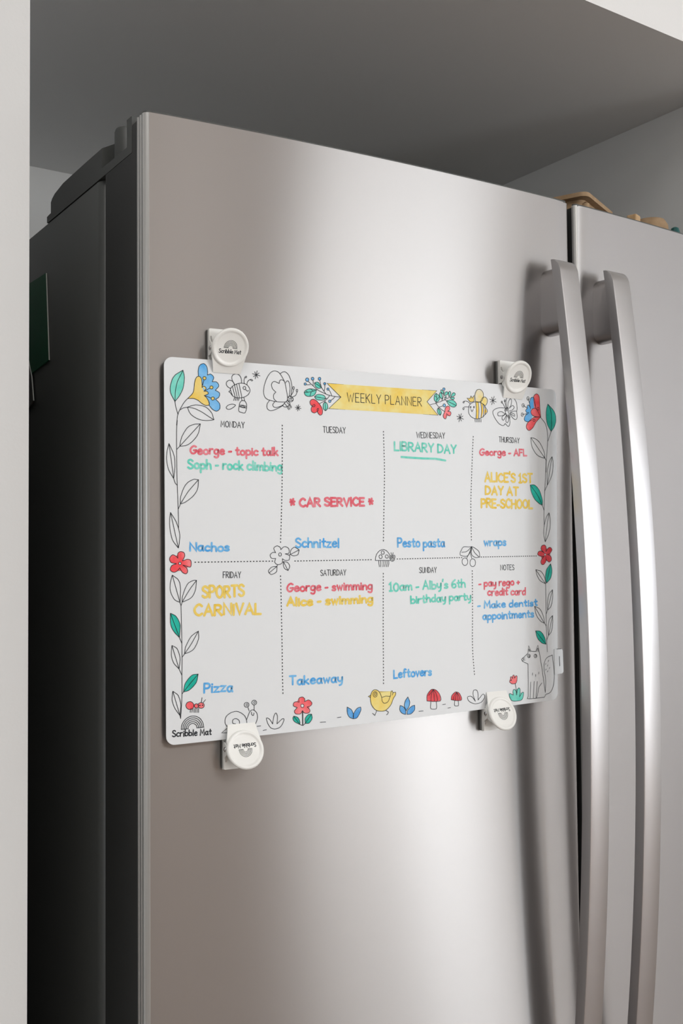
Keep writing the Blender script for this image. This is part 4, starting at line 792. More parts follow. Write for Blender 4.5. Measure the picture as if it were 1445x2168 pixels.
L k 0.46 2096 1428 2094 1422 2091 1417 2087 1414 2081 1413 2075 1415 2071 1418 2068 1422 2066 1428 2068 1435 2071 1439 2075 1442 2081 1443 2088 1442 2092 1439 2095 1435 2096 1428
L k 0.4 2053 1423 2052 1419 2050 1417 2048 1419 2047 1423 2048 1427 2050 1428 2052 1427 2053 1423
L k 0.4 2083 1428 2082 1424 2080 1422 2078 1424 2078 1428 2078 1432 2080 1433 2082 1432 2083 1428
L k 0.46 2047 1406 2049 1398 2052 1395 2059 1391 2068 1389 2077 1392 2085 1397 2088 1401 2091 1410
L k 0.46 2062 1403 2067 1399 2070 1398 2073 1400 2078 1406
L k 0.46 2053 1466 2061 1439
L k 0.46 2075 1466 2069 1441
L k 0.46 1926 1396 1927 1373 1931 1344
L k 0.46 1946 1396 1947 1373 1946 1343
L k 0.46 1970 1396 1971 1373 1968 1343
L k 0.46 1991 1395 1992 1381 1992 1372 1985 1343
L k 0.46 2011 1395 2012 1380 2012 1372 2004 1342
L k 0.46 2029 1395 2030 1380 2030 1372 2028 1363 2021 1342
L k 0.46 121 1063 127 793 129 644 127 509 128 406 127 352 124 295 116 178
L k 0.46 113 1089 83 1102 76 1106 69 1113 63 1120 51 1140 41 1162 38 1173 35 1184 33 1206 35 1240 39 1262 51 1305
L k 0.46 51 1305 85 1281 93 1275 99 1267 104 1260 111 1244 113 1235 116 1216 118 1192 116 1132 113 1089
L k 0.46 113 1089 51 1305
L k 0.46 113 1089 121 1063
L k 0.46 131 1090 132 1126 134 1136 137 1147 147 1176 153 1192 168 1221 175 1232 183 1240 191 1246 208 1254 228 1261 237 1261 249 1260
L k 0.46 249 1260 246 1222 243 1196 240 1185 232 1162 226 1151 220 1141 213 1131 204 1123 194 1116 183 1110 131 1090
L k 0.46 131 1090 168 1151 187 1180 207 1208 249 1260
L k 0.46 131 1090 121 1063
F t2 0 108 812 77 845 69 853 63 862 52 879 43 898 40 908 37 919 35 932 35 961 35 1006 67 991 74 986 81 980 94 961 105 939 109 927 113 916 114 906 114 895 111 854
L k 0.46 108 812 77 845 69 853 63 862 52 879 43 898 40 908 37 919 35 932 35 961 35 1006
L k 0.46 35 1006 67 991 74 986 81 980 94 961 105 939 109 927 113 916 114 906 114 895 111 854 108 812
L k 0.46 108 812 35 1006
L k 0.46 108 812 126 769
L k 0.46 149 682 152 709 155 728 159 739 171 764 186 792 195 805 203 816 212 825 222 832 232 839 263 857
L k 0.46 263 857 265 825 266 814 265 802 263 791 253 764 246 750 238 736 230 723 221 713 210 705 199 699 187 694 149 682
L k 0.46 149 682 189 736 209 765 227 795 263 857
L k 0.46 149 682 129 656
L k 0.46 104 567 82 590 68 605 62 614 57 624 49 644 44 666 42 677 42 689 43 714 47 753
L k 0.46 47 753 76 738 83 732 89 725 94 716 103 692 107 680 112 657 113 638 109 599 104 567
L k 0.46 104 567 47 753
L k 0.46 104 567 127 515
F t2 0 139 384 147 429 150 440 155 451 162 462 179 484 189 494 199 503 208 510 217 514 226 516 234 516 260 517 254 483 252 472 248 461 244 451 237 441 228 431 219 421 199 404 190 398 182 393 173 390
L k 0.46 139 384 147 429 150 440 155 451 162 462 179 484 189 494 199 503 208 510 217 514 226 516 234 516 260 517
L k 0.46 260 517 254 483 252 472 248 461 244 451 237 441 228 431 219 421 199 404 190 398 182 393 173 390 139 384
L k 0.46 139 384 196 448 260 517
L k 0.46 139 384 127 368
L k 0.46 111 201 87 234 73 255 62 277 54 298 49 318 47 329 47 340 49 362 53 396
L k 0.46 53 396 84 373 91 367 97 359 101 350 109 329 117 296 118 278 111 201
L k 0.46 111 201 53 396
L k 0.46 111 201 116 178
F r1 0 223 271 223 266 220 258 218 254 214 250 209 247 205 244 196 243 191 243 185 243 177 247 168 253 162 263 159 271 159 276 159 281 162 289 165 293 168 297 173 300 177 303 186 304 191 305 197 304 205 301 214 294 220 285 223 276
L k 0.46 223 271 223 266 220 258 218 254 214 250 209 247 205 244 196 243 191 243 185 243 177 247 168 253 162 263 159 271 159 276 159 281 162 289 165 293 168 297 173 300 177 303 186 304 191 305 197 304 205 301 214 294 220 285 223 276 223 271
F r1 0 262 265 260 258 257 254 252 251 244 250 237 252 232 256 228 261 226 268 228 275 232 280 237 283 244 284 252 282 257 278 260 273
L k 0.46 262 265 260 258 257 254 252 251 244 250 237 252 232 256 228 261 226 268 228 275 232 280 237 283 244 284 252 282 257 278 260 273 262 265
F r1 0 309 266 309 262 307 256 302 250 294 246 288 245 283 245 272 248 265 253 260 260 258 266 257 270 258 274 260 279 265 285 272 289 279 290 283 290 294 287 302 282 307 276 309 270
L k 0.46 309 266 309 262 307 256 302 250 294 246 288 245 283 245 272 248 265 253 260 260 258 266 257 270 258 274 260 279 265 285 272 289 279 290 283 290 294 287 302 282 307 276 309 270 309 266
L k 0.46 285 290 291 328
L k 0.46 299 287 320 310
L k 0.46 276 268 275 266 273 265 270 266 269 269 270 271 273 272 275 271 276 268
L k 0.46 299 268 298 266 295 265 293 266 292 269 293 271 295 272 298 271 299 268
L k 0.46 199 250 193 220
L k 0.46 213 249 207 219
L k 0.46 225 248 225 217
L k 0.46 237 247 237 216
L k 0.46 250 246 250 215
L k 0.46 262 246 262 214
L k 0.5 120 93 123 118 127 130 135 146 147 161 161 173 177 182 194 188 212 190 230 188 247 183 264 174 278 162 289 147 298 130 301 118 305 93
L k 0.5 133 93 137 114 139 124 147 138 156 151 168 161 182 169 197 174 212 175 227 174 242 169 256 162 268 151 278 139 285 125 288 114 291 93
L k 0.5 147 93 150 110 152 119 158 130 166 141 176 149 187 156 199 159 212 161 225 159 237 156 248 149 258 141 266 131 272 119 274 111 277 93
L k 0.5 161 93 163 107 165 113 170 122 176 131 184 137 192 142 202 145 212 146 222 145 231 142 240 137 248 131 254 123 259 113 261 107 263 93
L k 0.5 175 93 178 108 181 114 186 120 191 125 198 129 205 131 212 132 219 131 226 129 232 125 238 120 243 115 246 108 249 93
L k 0.5 120 93 177 93
L k 0.5 248 94 305 95
L k 0.46 506 73 489 99 486 106 484 113 483 129 484 138 486 147 489 155 493 162 499 169 506 175 515 181 533 190 542 193 560 197 578 198 587 196 596 194 605 190 625 179 643 165 650 158 656 150 660 141 664 132 667 122 670 105 670 98 669 92 661 68
L k 0.46 573 99 555 102 551 103 549 106 547 114 547 124 549 129 551 132 554 135 563 139 568 140 578 140 583 138 593 132 602 124 605 119 606 114 607 102 605 86 601 79 591 70
L k 0.46 506 73 454 36 506 34
L k 0.46 668 122 687 167 691 176 696 183 705 193 709 196 714 198 723 198 729 197 734 194 746 185 755 174 761 162 764 147 764 131 763 123 760 114 752 96 745 82 741 74 732 66
L k 0.46 712 182 712 167 714 161 718 156 723 153 728 153 729 155 734 172
L k 0.46 690 241 688 233 683 228 678 225 669 224 660 226 654 230 650 236 648 245 650 253 654 258 660 261 669 262 678 260 684 256 688 250 690 241
L k 0.36 678 242 677 238 676 236 674 234 671 234 667 235 665 237 664 239 663 243 664 247 665 250 668 251 671 252 674 251 676 249 677 246 678 242
L k 0.46 757 255 755 247 750 242 744 238 735 237 726 239 721 244 716 250 714 258 717 266 721 271 727 275 736 276 745 273 750 269 755 263 757 255
L k 0.36 745 256 744 252 742 249 740 248 737 247 734 248 732 250 731 253 730 257 731 261 732 263 734 265 737 266 741 264 743 262 744 260 745 256
L k 0.46 691 192 680 224
L k 0.46 735 197 735 235
L k 0.46 759 62 791 63
L k 0.46 812 24 842 27
L k 0.46 898 69 880 98 871 110 860 118 849 122 845 122 843 121 842 116 843 109 846 100 852 81 856 73 865 58 876 44 882 38 889 34 896 31 912 27 928 27 942 29 956 33 968 40 973 45 979 52 985 61 995 80 1000 94 1000 99 999 102 996 104 993 105 988 104 983 103 977 99 936 67
L k 0.46 898 69 904 111 908 128 911 135 917 148 924 155 927 156 930 155 933 151 935 146 940 133 941 125 941 108 936 67
F r1 0 1139 229 1135 251 1135 256 1137 259 1140 263 1145 265 1151 267 1163 269 1169 269 1173 268 1178 265 1182 262 1189 255 1191 251 1192 248 1192 244 1188 229 1215 239 1222 241 1228 240 1234 238 1240 234 1246 229 1255 218 1258 213 1258 209 1258 205 1256 200 1253 196 1246 190 1236 186 1212 183 1233 163 1237 158 1239 154 1239 149 1239 145 1237 141 1231 135 1227 133 1216 130 1202 131 1190 133 1186 136 1182 139 1168 155 1157 137 1154 133 1149 131 1144 130 1129 130 1114 132 1109 134 1104 137 1098 144 1096 149 1095 153 1095 157 1097 162 1101 166 1121 185 1095 196 1090 199 1087 202 1085 206 1085 211 1087 221 1091 228 1094 230 1097 232 1106 234 1118 234
L k 0.46 1139 229 1135 251 1135 256 1137 259 1140 263 1145 265 1151 267 1163 269 1169 269 1173 268 1178 265 1182 262 1189 255 1191 251 1192 248 1192 244 1188 229
L k 0.46 1188 229 1215 239 1222 241 1228 240 1234 238 1240 234 1246 229 1255 218 1258 213 1258 209 1258 205 1256 200 1253 196 1246 190 1236 186 1212 183
L k 0.46 1212 183 1233 163 1237 158 1239 154 1239 149 1239 145 1237 141 1231 135 1227 133 1216 130 1202 131 1190 133 1186 136 1182 139 1168 155
L k 0.46 1168 155 1157 137 1154 133 1149 131 1144 130 1129 130 1114 132 1109 134 1104 137 1098 144 1096 149 1095 153 1095 157 1097 162 1101 166 1121 185
L k 0.46 1121 185 1095 196 1090 199 1087 202 1085 206 1085 211 1087 221 1091 228 1094 230 1097 232 1106 234 1118 234 1139 229
F w 0 1183 195 1181 189 1178 185 1174 183 1168 182 1162 184 1158 187 1155 191 1153 197 1155 203 1158 207 1162 209 1168 210 1174 208 1178 205 1181 201
L k 0.46 1183 195 1181 189 1178 185 1174 183 1168 182 1162 184 1158 187 1155 191 1153 197 1155 203 1158 207 1162 209 1168 210 1174 208 1178 205 1181 201 1183 195
L k 0.46 1168 155 1169 35
L k 0.46 1173 155 1173 35
F t2 0 1144 44 1108 63 1095 72 1090 77 1085 86 1081 98 1082 105 1088 117 1115 109 1121 106 1126 102 1131 97 1138 86 1144 68 1146 59
L k 0.46 1144 44 1108 63 1095 72 1090 77 1085 86 1081 98 1082 105 1088 117
L k 0.46 1088 117 1115 109 1121 106 1126 102 1131 97 1138 86 1144 68 1146 59 1144 44
L k 0.46 1144 44 1088 117
F t2 0 1194 48 1193 69 1193 82 1194 88 1201 100 1212 111 1222 118 1227 120 1232 121 1254 120 1258 101 1260 89 1258 83 1256 76 1247 63 1236 52 1231 48 1225 46 1213 46
L k 0.46 1194 48 1193 69 1193 82 1194 88 1201 100 1212 111 1222 118 1227 120 1232 121 1254 120
L k 0.46 1254 120 1258 101 1260 89 1258 83 1256 76 1247 63 1236 52 1231 48 1225 46 1213 46 1194 48
L k 0.46 1194 48 1254 120
L k 0.46 1144 44 1163 35 1171 33 1175 34 1179 36 1194 48
L k 0.46 1334 45 1386 43
L k 0.46 1498 70 1534 72
F b2 0 1654 47 1634 54 1621 60 1616 64 1611 70 1603 82 1597 96 1594 111 1593 119 1595 151 1616 139 1630 131 1636 125 1645 112 1652 96 1657 82 1657 75 1657 70
L k 0.46 1654 47 1634 54 1621 60 1616 64 1611 70 1603 82 1597 96 1594 111 1593 119 1595 151
L k 0.46 1595 151 1616 139 1630 131 1636 125 1645 112 1652 96 1657 82 1657 75 1657 70 1654 47
F b2 0 1656 47 1652 69 1653 75 1655 82 1663 98 1676 116 1689 129 1695 133 1702 136 1708 137 1728 140 1731 121 1730 116 1728 109 1719 91 1713 80 1699 60 1693 54 1687 50 1681 48
L k 0.46 1656 47 1652 69 1653 75 1655 82 1663 98 1676 116 1689 129 1695 133 1702 136 1708 137 1728 140
L k 0.46 1728 140 1731 121 1730 116 1728 109 1719 91 1713 80 1699 60 1693 54 1687 50 1681 48 1656 47
F y2 0 1830 236 1837 253 1844 264 1848 268 1852 271 1860 276 1864 277 1873 278 1883 277 1893 274 1903 268 1912 261 1920 251 1927 241 1930 235 1936 217 1938 212 1942 208 1947 207 1953 208 1975 213 1983 214 1991 213 2017 210 2025 210 2030 212 2034 215 2035 220 2035 237 2036 241 2042 252 2047 256 2049 256 2051 255 2055 245 2057 242 2059 239 2063 239 2082 241 2085 240 2086 238 2087 234 2088 230 2086 221 2082 212 2066 194 2062 188 2057 180 2044 149 2038 139 2032 131 2025 123 2008 108 1990 96 1981 92 1972 89 1963 87 1944 86 1917 89 1900 93 1891 97 1876 105 1868 111 1861 118 1847 134 1837 151 1833 159 1829 177 1827 195 1826 215 1827 225
L k 0.46 1830 236 1837 253 1844 264 1848 268 1852 271 1860 276 1864 277 1873 278 1883 277 1893 274 1903 268 1912 261 1920 251 1927 241 1930 235 1936 217 1938 212 1942 208 1947 207 1953 208 1975 213 1983 214 1991 213 2017 210 2025 210 2030 212 2034 215 2035 220 2035 237 2036 241 2042 252 2047 256 2049 256 2051 255 2055 245 2057 242 2059 239 2063 239 2082 241 2085 240 2086 238 2087 234 2088 230 2086 221 2082 212 2066 194 2062 188 2057 180 2044 149 2038 139 2032 131 2025 123 2008 108 1990 96 1981 92 1972 89 1963 87 1944 86 1917 89 1900 93 1891 97 1876 105 1868 111 1861 118 1847 134 1837 151 1833 159 1829 177 1827 195 1826 215 1827 225 1830 236
L k 0.46 1942 208 1944 182 1945 177 1947 172 1950 167 1957 159 1962 156 1967 154 1972 153 1977 153 1990 156 1996 158 2002 162 2007 167 2012 172 2016 179 2030 212
L k 0.46 2059 239 2052 219
L k 0.46 1896 237 1894 227 1890 220 1883 216 1878 215 1874 215 1870 215 1865 217 1859 223 1855 230 1853 240 1855 250 1859 256 1865 260 1871 262 1875 262 1878 261 1884 259 1890 254 1894 247 1896 237
L k 0.46 1884 239 1884 234 1882 231 1879 229 1875 228 1872 229 1869 232 1867 235 1866 240 1867 245 1869 249 1872 251 1876 252 1879 250 1882 248 1884 244 1884 239
F y2 0 1829 234 1805 225 1827 215
L k 0.46 1829 234 1805 225 1827 215 1829 234
L k 0.46 1889 97 1870 57 1846 77
L k 0.46 1981 91 2009 75 2003 59 1989 51
F b2 0 2194 70 2183 92 2177 107 2176 114 2177 129 2181 143 2187 157 2190 163 2200 173 2214 189 2229 159 2232 151 2234 144 2234 137 2233 130 2229 115 2223 102 2219 96 2209 85
L k 0.46 2194 70 2183 92 2177 107 2176 114 2177 129 2181 143 2187 157 2190 163 2200 173 2214 189
L k 0.46 2214 189 2229 159 2232 151 2234 144 2234 137 2233 130 2229 115 2223 102 2219 96 2209 85 2194 70
F b2 0 2188 38 2168 44 2155 49 2144 57 2135 67 2129 78 2127 84 2126 90 2128 102 2132 121 2149 115 2160 110 2170 102 2180 90 2188 76 2191 70 2192 65 2191 54
L k 0.46 2188 38 2168 44 2155 49 2144 57 2135 67 2129 78 2127 84 2126 90 2128 102 2132 121
L k 0.46 2132 121 2149 115 2160 110 2170 102 2180 90 2188 76 2191 70 2192 65 2191 54 2188 38
F b2 0 2202 37 2206 61 2208 67 2212 73 2217 78 2231 90 2254 104 2265 108 2286 110 2288 83 2287 77 2285 71 2281 65 2269 53 2255 43 2248 39 2241 37 2225 36
L k 0.46 2202 37 2206 61 2208 67 2212 73 2217 78 2231 90 2254 104 2265 108 2286 110
L k 0.46 2286 110 2288 83 2287 77 2285 71 2281 65 2269 53 2255 43 2248 39 2241 37 2225 36 2202 37
L k 0.46 2330 52 2377 52
L k 0.46 2590 90 2624 92
L k 0.46 2649 54 2680 56
F r2 0 2419 137 2418 173 2420 181 2422 189 2427 197 2440 213 2455 226 2466 234 2471 236 2481 237 2497 235 2510 231 2517 228 2529 220 2542 208 2548 201 2559 186 2563 178 2566 170 2567 162 2569 128 2519 126 2494 126 2469 129
L k 0.46 2419 137 2418 173 2420 181 2422 189 2427 197 2440 213 2455 226 2466 234 2471 236 2481 237 2497 235 2510 231 2517 228 2529 220 2542 208 2554 194 2563 178 2570 160 2573 150 2574 141 2573 133 2569 128 2561 124 2550 123 2522 124 2481 127 2419 137
L k 0.46 2491 234 2449 193 2443 188 2436 188
L k 0.46 2491 234 2476 206 2470 191 2466 174 2462 136
L k 0.46 2491 234 2497 189 2498 130
L k 0.46 2491 234 2515 203 2520 195 2524 187 2527 178 2530 169 2535 130
L k 0.46 2462 125 2457 85 2457 77 2459 70 2462 65 2467 62 2473 60 2498 57 2511 57 2516 58 2521 60 2524 65 2526 71 2526 80 2522 120
F r2 0 2689 126 2691 151 2693 157 2696 162 2700 168 2713 178 2726 187 2736 192 2739 193 2746 193 2762 189 2772 185 2781 178 2790 167 2798 154 2803 142 2805 132 2804 114 2767 112 2749 113 2729 116
L k 0.46 2689 126 2691 151 2693 157 2696 162 2700 168 2706 173 2719 183 2736 192 2743 193 2753 191 2767 187 2776 182 2781 178 2790 167 2801 148 2807 131 2809 121 2807 117 2804 114 2798 112 2790 111 2769 111 2739 114 2689 126
L k 0.46 2751 189 2732 170 2724 160 2719 148 2712 124
L k 0.46 2751 189 2745 169 2742 158 2737 119
L k 0.46 2751 189 2759 168 2762 157 2763 144 2766 117
L k 0.46 2751 189 2769 167 2777 156 2781 143 2787 118
L k 0.46 2727 114 2724 84 2724 78 2725 73 2728 70 2731 68 2735 66 2752 64 2761 64 2765 65 2768 66 2771 69 2772 74 2772 80 2768 110
L k 0.46 2967 89 2939 124 2931 131 2924 136 2916 139 2907 141 2898 141 2889 140 2882 139 2878 136 2876 132 2876 127 2877 121 2883 107 2887 102 2899 92 2906 87 2922 79 2946 70 2963 66 2972 65 2991 66 3012 68 3032 73 3040 77 3048 83 3057 90 3064 98 3071 106 3075 113 3078 120 3078 126 3076 133 3073 139 3068 144 3063 147 3056 147 3049 143 3040 136 2999 98
L k 0.46 2967 89 2948 130 2942 148 2941 156 2941 171 2944 183 2947 188 2950 191 2955 193 2966 195 2976 193 2985 188 2989 185 2992 180 2995 174 2998 166 3000 147 2999 98
F t1 0 3427 109 3401 121 3386 127 3381 127 3378 124 3376 120 3376 114 3378 101 3383 89 3392 75 3397 68 3403 62 3411 58 3419 54 3440 50 3473 49 3507 50 3518 51 3528 54 3536 59 3543 66 3548 76 3552 88 3555 99 3558 116 3557 121 3555 124 3551 126 3547 126 3542 125 3537 123 3533 120 3528 114 3505 85 3513 131 3514 149 3513 155 3511 161 3508 165 3502 170 3499 171 3496 171 3493 169 3486 162 3480 151 3476 138 3469 105 3464 135 3459 147 3456 151 3452 155 3448 158 3440 161 3436 161 3431 158 3426 152 3423 144 3423 134
L k 0.46 3427 109 3401 121 3386 127 3381 127 3378 124 3376 120 3376 114 3378 101 3383 89 3392 75 3397 68 3403 62 3411 58 3419 54 3440 50 3473 49 3507 50 3518 51 3528 54 3536 59 3543 66 3548 76 3552 88 3555 99 3558 116 3557 121 3555 124 3551 126 3547 126 3542 125 3537 123 3533 120 3528 114 3505 85
L k 0.46 3505 85 3513 131 3514 149 3513 155 3511 161 3508 165 3502 170 3499 171 3496 171 3493 169 3486 162 3480 151 3476 138 3469 105
L k 0.46 3469 105 3464 135 3459 147 3456 151 3452 155 3448 158 3440 161 3436 161 3431 158 3426 152 3423 144 3423 134 3427 109
L k 0.46 3470 129 3453 218
F r1 0 3383 235 3386 248 3387 251 3388 252 3393 251 3407 245 3397 272 3395 277 3395 281 3397 282 3400 282 3408 280 3415 276 3419 272 3423 261 3425 290 3426 294 3428 296 3431 297 3437 296 3442 293 3444 285 3446 265 3457 282 3462 288 3468 288 3474 286 3478 281 3479 276 3477 245 3471 230 3468 225 3465 221 3461 217 3455 215 3447 214 3429 213 3414 215 3408 217 3403 220
L k 0.46 3383 235 3386 248 3387 251 3388 252 3393 251 3407 245
L k 0.46 3407 245 3397 272 3395 277 3395 281 3397 282 3400 282 3408 280 3415 276 3419 272 3423 261
L k 0.46 3423 261 3425 290 3426 294 3428 296 3431 297 3437 296 3442 293 3444 285 3446 265
L k 0.46 3446 265 3457 282 3462 288 3468 288 3474 286 3478 281 3479 276 3477 245
L k 0.46 3477 245 3471 230 3468 225 3465 221 3461 217 3455 215 3447 214 3429 213 3414 215 3408 217 3403 220 3383 235
L k 0.46 3620 489 3631 562 3662 507 3722 501 3751 561 3767 498 3800 341 3839 99
L k 0.46 3620 489 3539 439 3548 419 3619 389 3619 211 3616 82 3604 61 3631 57 3720 55 3826 56 3845 81
L k 0.46 3636 506 3635 525 3636 529 3637 530 3641 524 3652 503
L k 0.46 3733 500 3745 527 3748 531 3750 532 3751 531 3752 526 3754 499
L k 0.46 3651 463 3649 457 3645 452 3640 449 3632 448 3624 450 3618 454 3615 459 3613 466 3615 473 3619 477 3624 480 3633 481 3641 479 3646 476 3650 471 3651 463
L k 0.46 3737 458 3735 451 3731 447 3725 444 3717 443 3709 445 3704 449 3700 453 3698 461 3700 468 3704 472 3710 475 3718 476 3726 474 3731 470 3735 465 3737 458
L k 0.4 3643 462 3642 458 3641 456 3639 454 3635 454 3632 455 3630 457 3628 459 3627 463 3628 466 3630 468 3632 470 3635 470 3639 469 3641 468 3643 465 3643 462
L k 0.4 3729 460 3728 456 3726 454 3724 453 3721 452 3717 453 3715 455 3713 457 3713 461 3714 464 3715 467 3717 468 3721 469 3724 468 3727 466 3728 463 3729 460
L k 0.46 3552 452 3563 439 3564 436 3564 433 3563 431 3561 429 3548 423
L k 0.46 3568 445 3581 448
L k 0.46 3568 430 3583 429
L k 0.46 3677 299 3676 280
L k 0.46 3717 282 3716 263
L k 0.46 3758 303 3758 284
L k 0.46 3651 215 3640 62
L k 0.46 3696 217 3683 58
L k 0.46 3736 214 3715 56
L k 0.46 3796 195 3767 169 3760 162 3755 153 3750 143 3747 131 3737 84 3732 72 3723 59
L k 0.46 3839 99 3847 180 3848 199 3848 218 3846 236 3843 253 3831 300 3829 315 3827 342 3828 354 3831 376 3834 386 3841 404 3846 412 3852 419 3859 426 3868 432 3877 437 3889 441 3940 455
L k 0.46 3940 455 3950 388 3961 305 3963 273 3964 257 3962 224 3957 191 3954 176 3950 162 3945 149 3939 137 3933 126 3926 116 3918 107 3910 99 3900 93 3890 90 3845 81
L k 0.46 3890 407 3883 395
L k 0.46 3853 379 3846 368
L k 0.46 3879 363 3872 351
L k 0.46 3904 337 3897 326
L k 0.46 3855 325 3848 313
L k 0.46 3878 307 3871 295
D d 0.75 1001 2535 1000 2319 997 2089 989 1800 979 1562
D d 0.75 239 1404 904 1405
D d 0.75 977 1279 982 1038 987 654 989 434 992 314
D d 0.75 1988 2532 1994 2190 1985 1863 1976 1571
D d 0.75 2984 2537 2962 2222 2945 1877 2946 1578
D d 0.75 1111 1403 1846 1406
D d 0.75 2119 1409 2829 1414
D d 0.75 1971 1282 1964 805 1962 327
D d 0.75 2952 1289 2949 945 2943 575 2961 338
D d 0.75 3061 1417 3746 1420
L mt 1.9 2175 2316 2409 2312 2546 2315 2658 2303
'''
TXT = [
('Scribble Mat', 'brush', 'k', [4.94, 4.1, 36.64, 3.0, 4.71]),
('MONDAY', 'head', 'k', [45.94, 249.78, 66.25, 249.78, 4.86]),
('George - topic talk', 'mark', 'mr', [20.29, 227.02, 96.02, 228.2, 6.33]),
('Soph - rock climbing', 'mark', 'mt', [18.26, 215.35, 99.6, 215.66, 6.96]),
('Nachos', 'mark', 'mb', [19.71, 149.6, 52.38, 149.16, 6.41]),
('TUESDAY', 'head', 'k', [138.47, 249.51, 160.31, 249.87, 5.18]),
('WEDNESDAY', 'head', 'k', [234.13, 249.5, 265.48, 250.55, 5.21]),
('* CAR SERVICE *', 'mark', 'mr', [106.67, 185.99, 187.39, 187.84, 6.67]),
('Schnitzel', 'mark', 'mb', [111.99, 151.78, 152.71, 151.79, 7.35]),
('LIBRARY DAY', 'mark', 'mt', [210.25, 237.45, 278.17, 237.22, 7.34]),
('Pesto pasta', 'mark', 'mb', [212.62, 151.47, 263.45, 151.59, 7.53]),
('THURSDAY', 'head', 'k', [329.81, 250.41, 355.44, 250.55, 5.02]),
('George - AFL', 'mark', 'mr', [306.14, 237.12, 364.42, 238.81, 6.07]),
("ALICE'S 1ST", 'mark', 'my', [312.06, 212.33, 371.3, 213.14, 8.03]),
('DAY AT', 'mark', 'my', [312.37, 200.55, 352.75, 199.96, 7.53]),
('PRE-SCHOOL', 'mark', 'my', [307.2, 188.04, 370.76, 188.21, 7.83]),
('wraps', 'mark', 'mb', [309.9, 152.06, 336.38, 152.28, 7.16]),
('NOTES', 'head', 'k', [329.23, 129.13, 346.2, 129.01, 4.93]),
('- pay rego +', 'mark', 'mr', [302.75, 114.21, 352.55, 114.77, 6.14]),
('credit card', 'mark', 'mr', [313.25, 105.82, 360.16, 105.25, 6.34]),
('- Make dentist', 'mark', 'mb', [301.04, 93.92, 375.0, 94.31, 6.04]),
('appointments', 'mark', 'mb', [307.08, 83.36, 370.2, 83.6, 6.62]),
('FRIDAY', 'head', 'k', [47.24, 127.49, 62.35, 127.28, 4.89]),
('SPORTS', 'mark', 'my', [30.08, 111.99, 65.09, 112.35, 9.0]),
('CARNIVAL', 'mark', 'my', [23.1, 98.43, 79.7, 97.23, 8.29]),
('SATURDAY', 'head', 'k', [134.98, 127.64, 159.51, 127.64, 4.76]),
('SUNDAY', 'head', 'k', [235.45, 128.24, 254.19, 128.27, 4.79]),
('George - swimming', 'mark', 'mr', [103.72, 115.09, 185.52, 114.92, 6.68]),
('Alice - swimming', 'mark', 'my', [103.75, 103.2, 185.93, 103.61, 6.67]),
("10am - Alby's 6th", 'mark', 'mt', [203.43, 112.69, 286.65, 114.5, 7.06]),
('birthday party', 'mark', 'mt', [225.95, 101.38, 293.03, 102.61, 6.42]),
('Takeaway', 'mark', 'mb', [105.35, 37.72, 155.04, 36.97, 7.07]),
('Leftovers', 'mark', 'mb', [207.07, 36.38, 247.16, 36.46, 6.79]),
('Pizza', 'mark', 'mb', [30.93, 36.88, 54.66, 36.21, 7.45]),
('WEEKLY PLANNER', 'title', 'k', [162.32, 277.47, 240.02, 278.44, 7.79]),
]

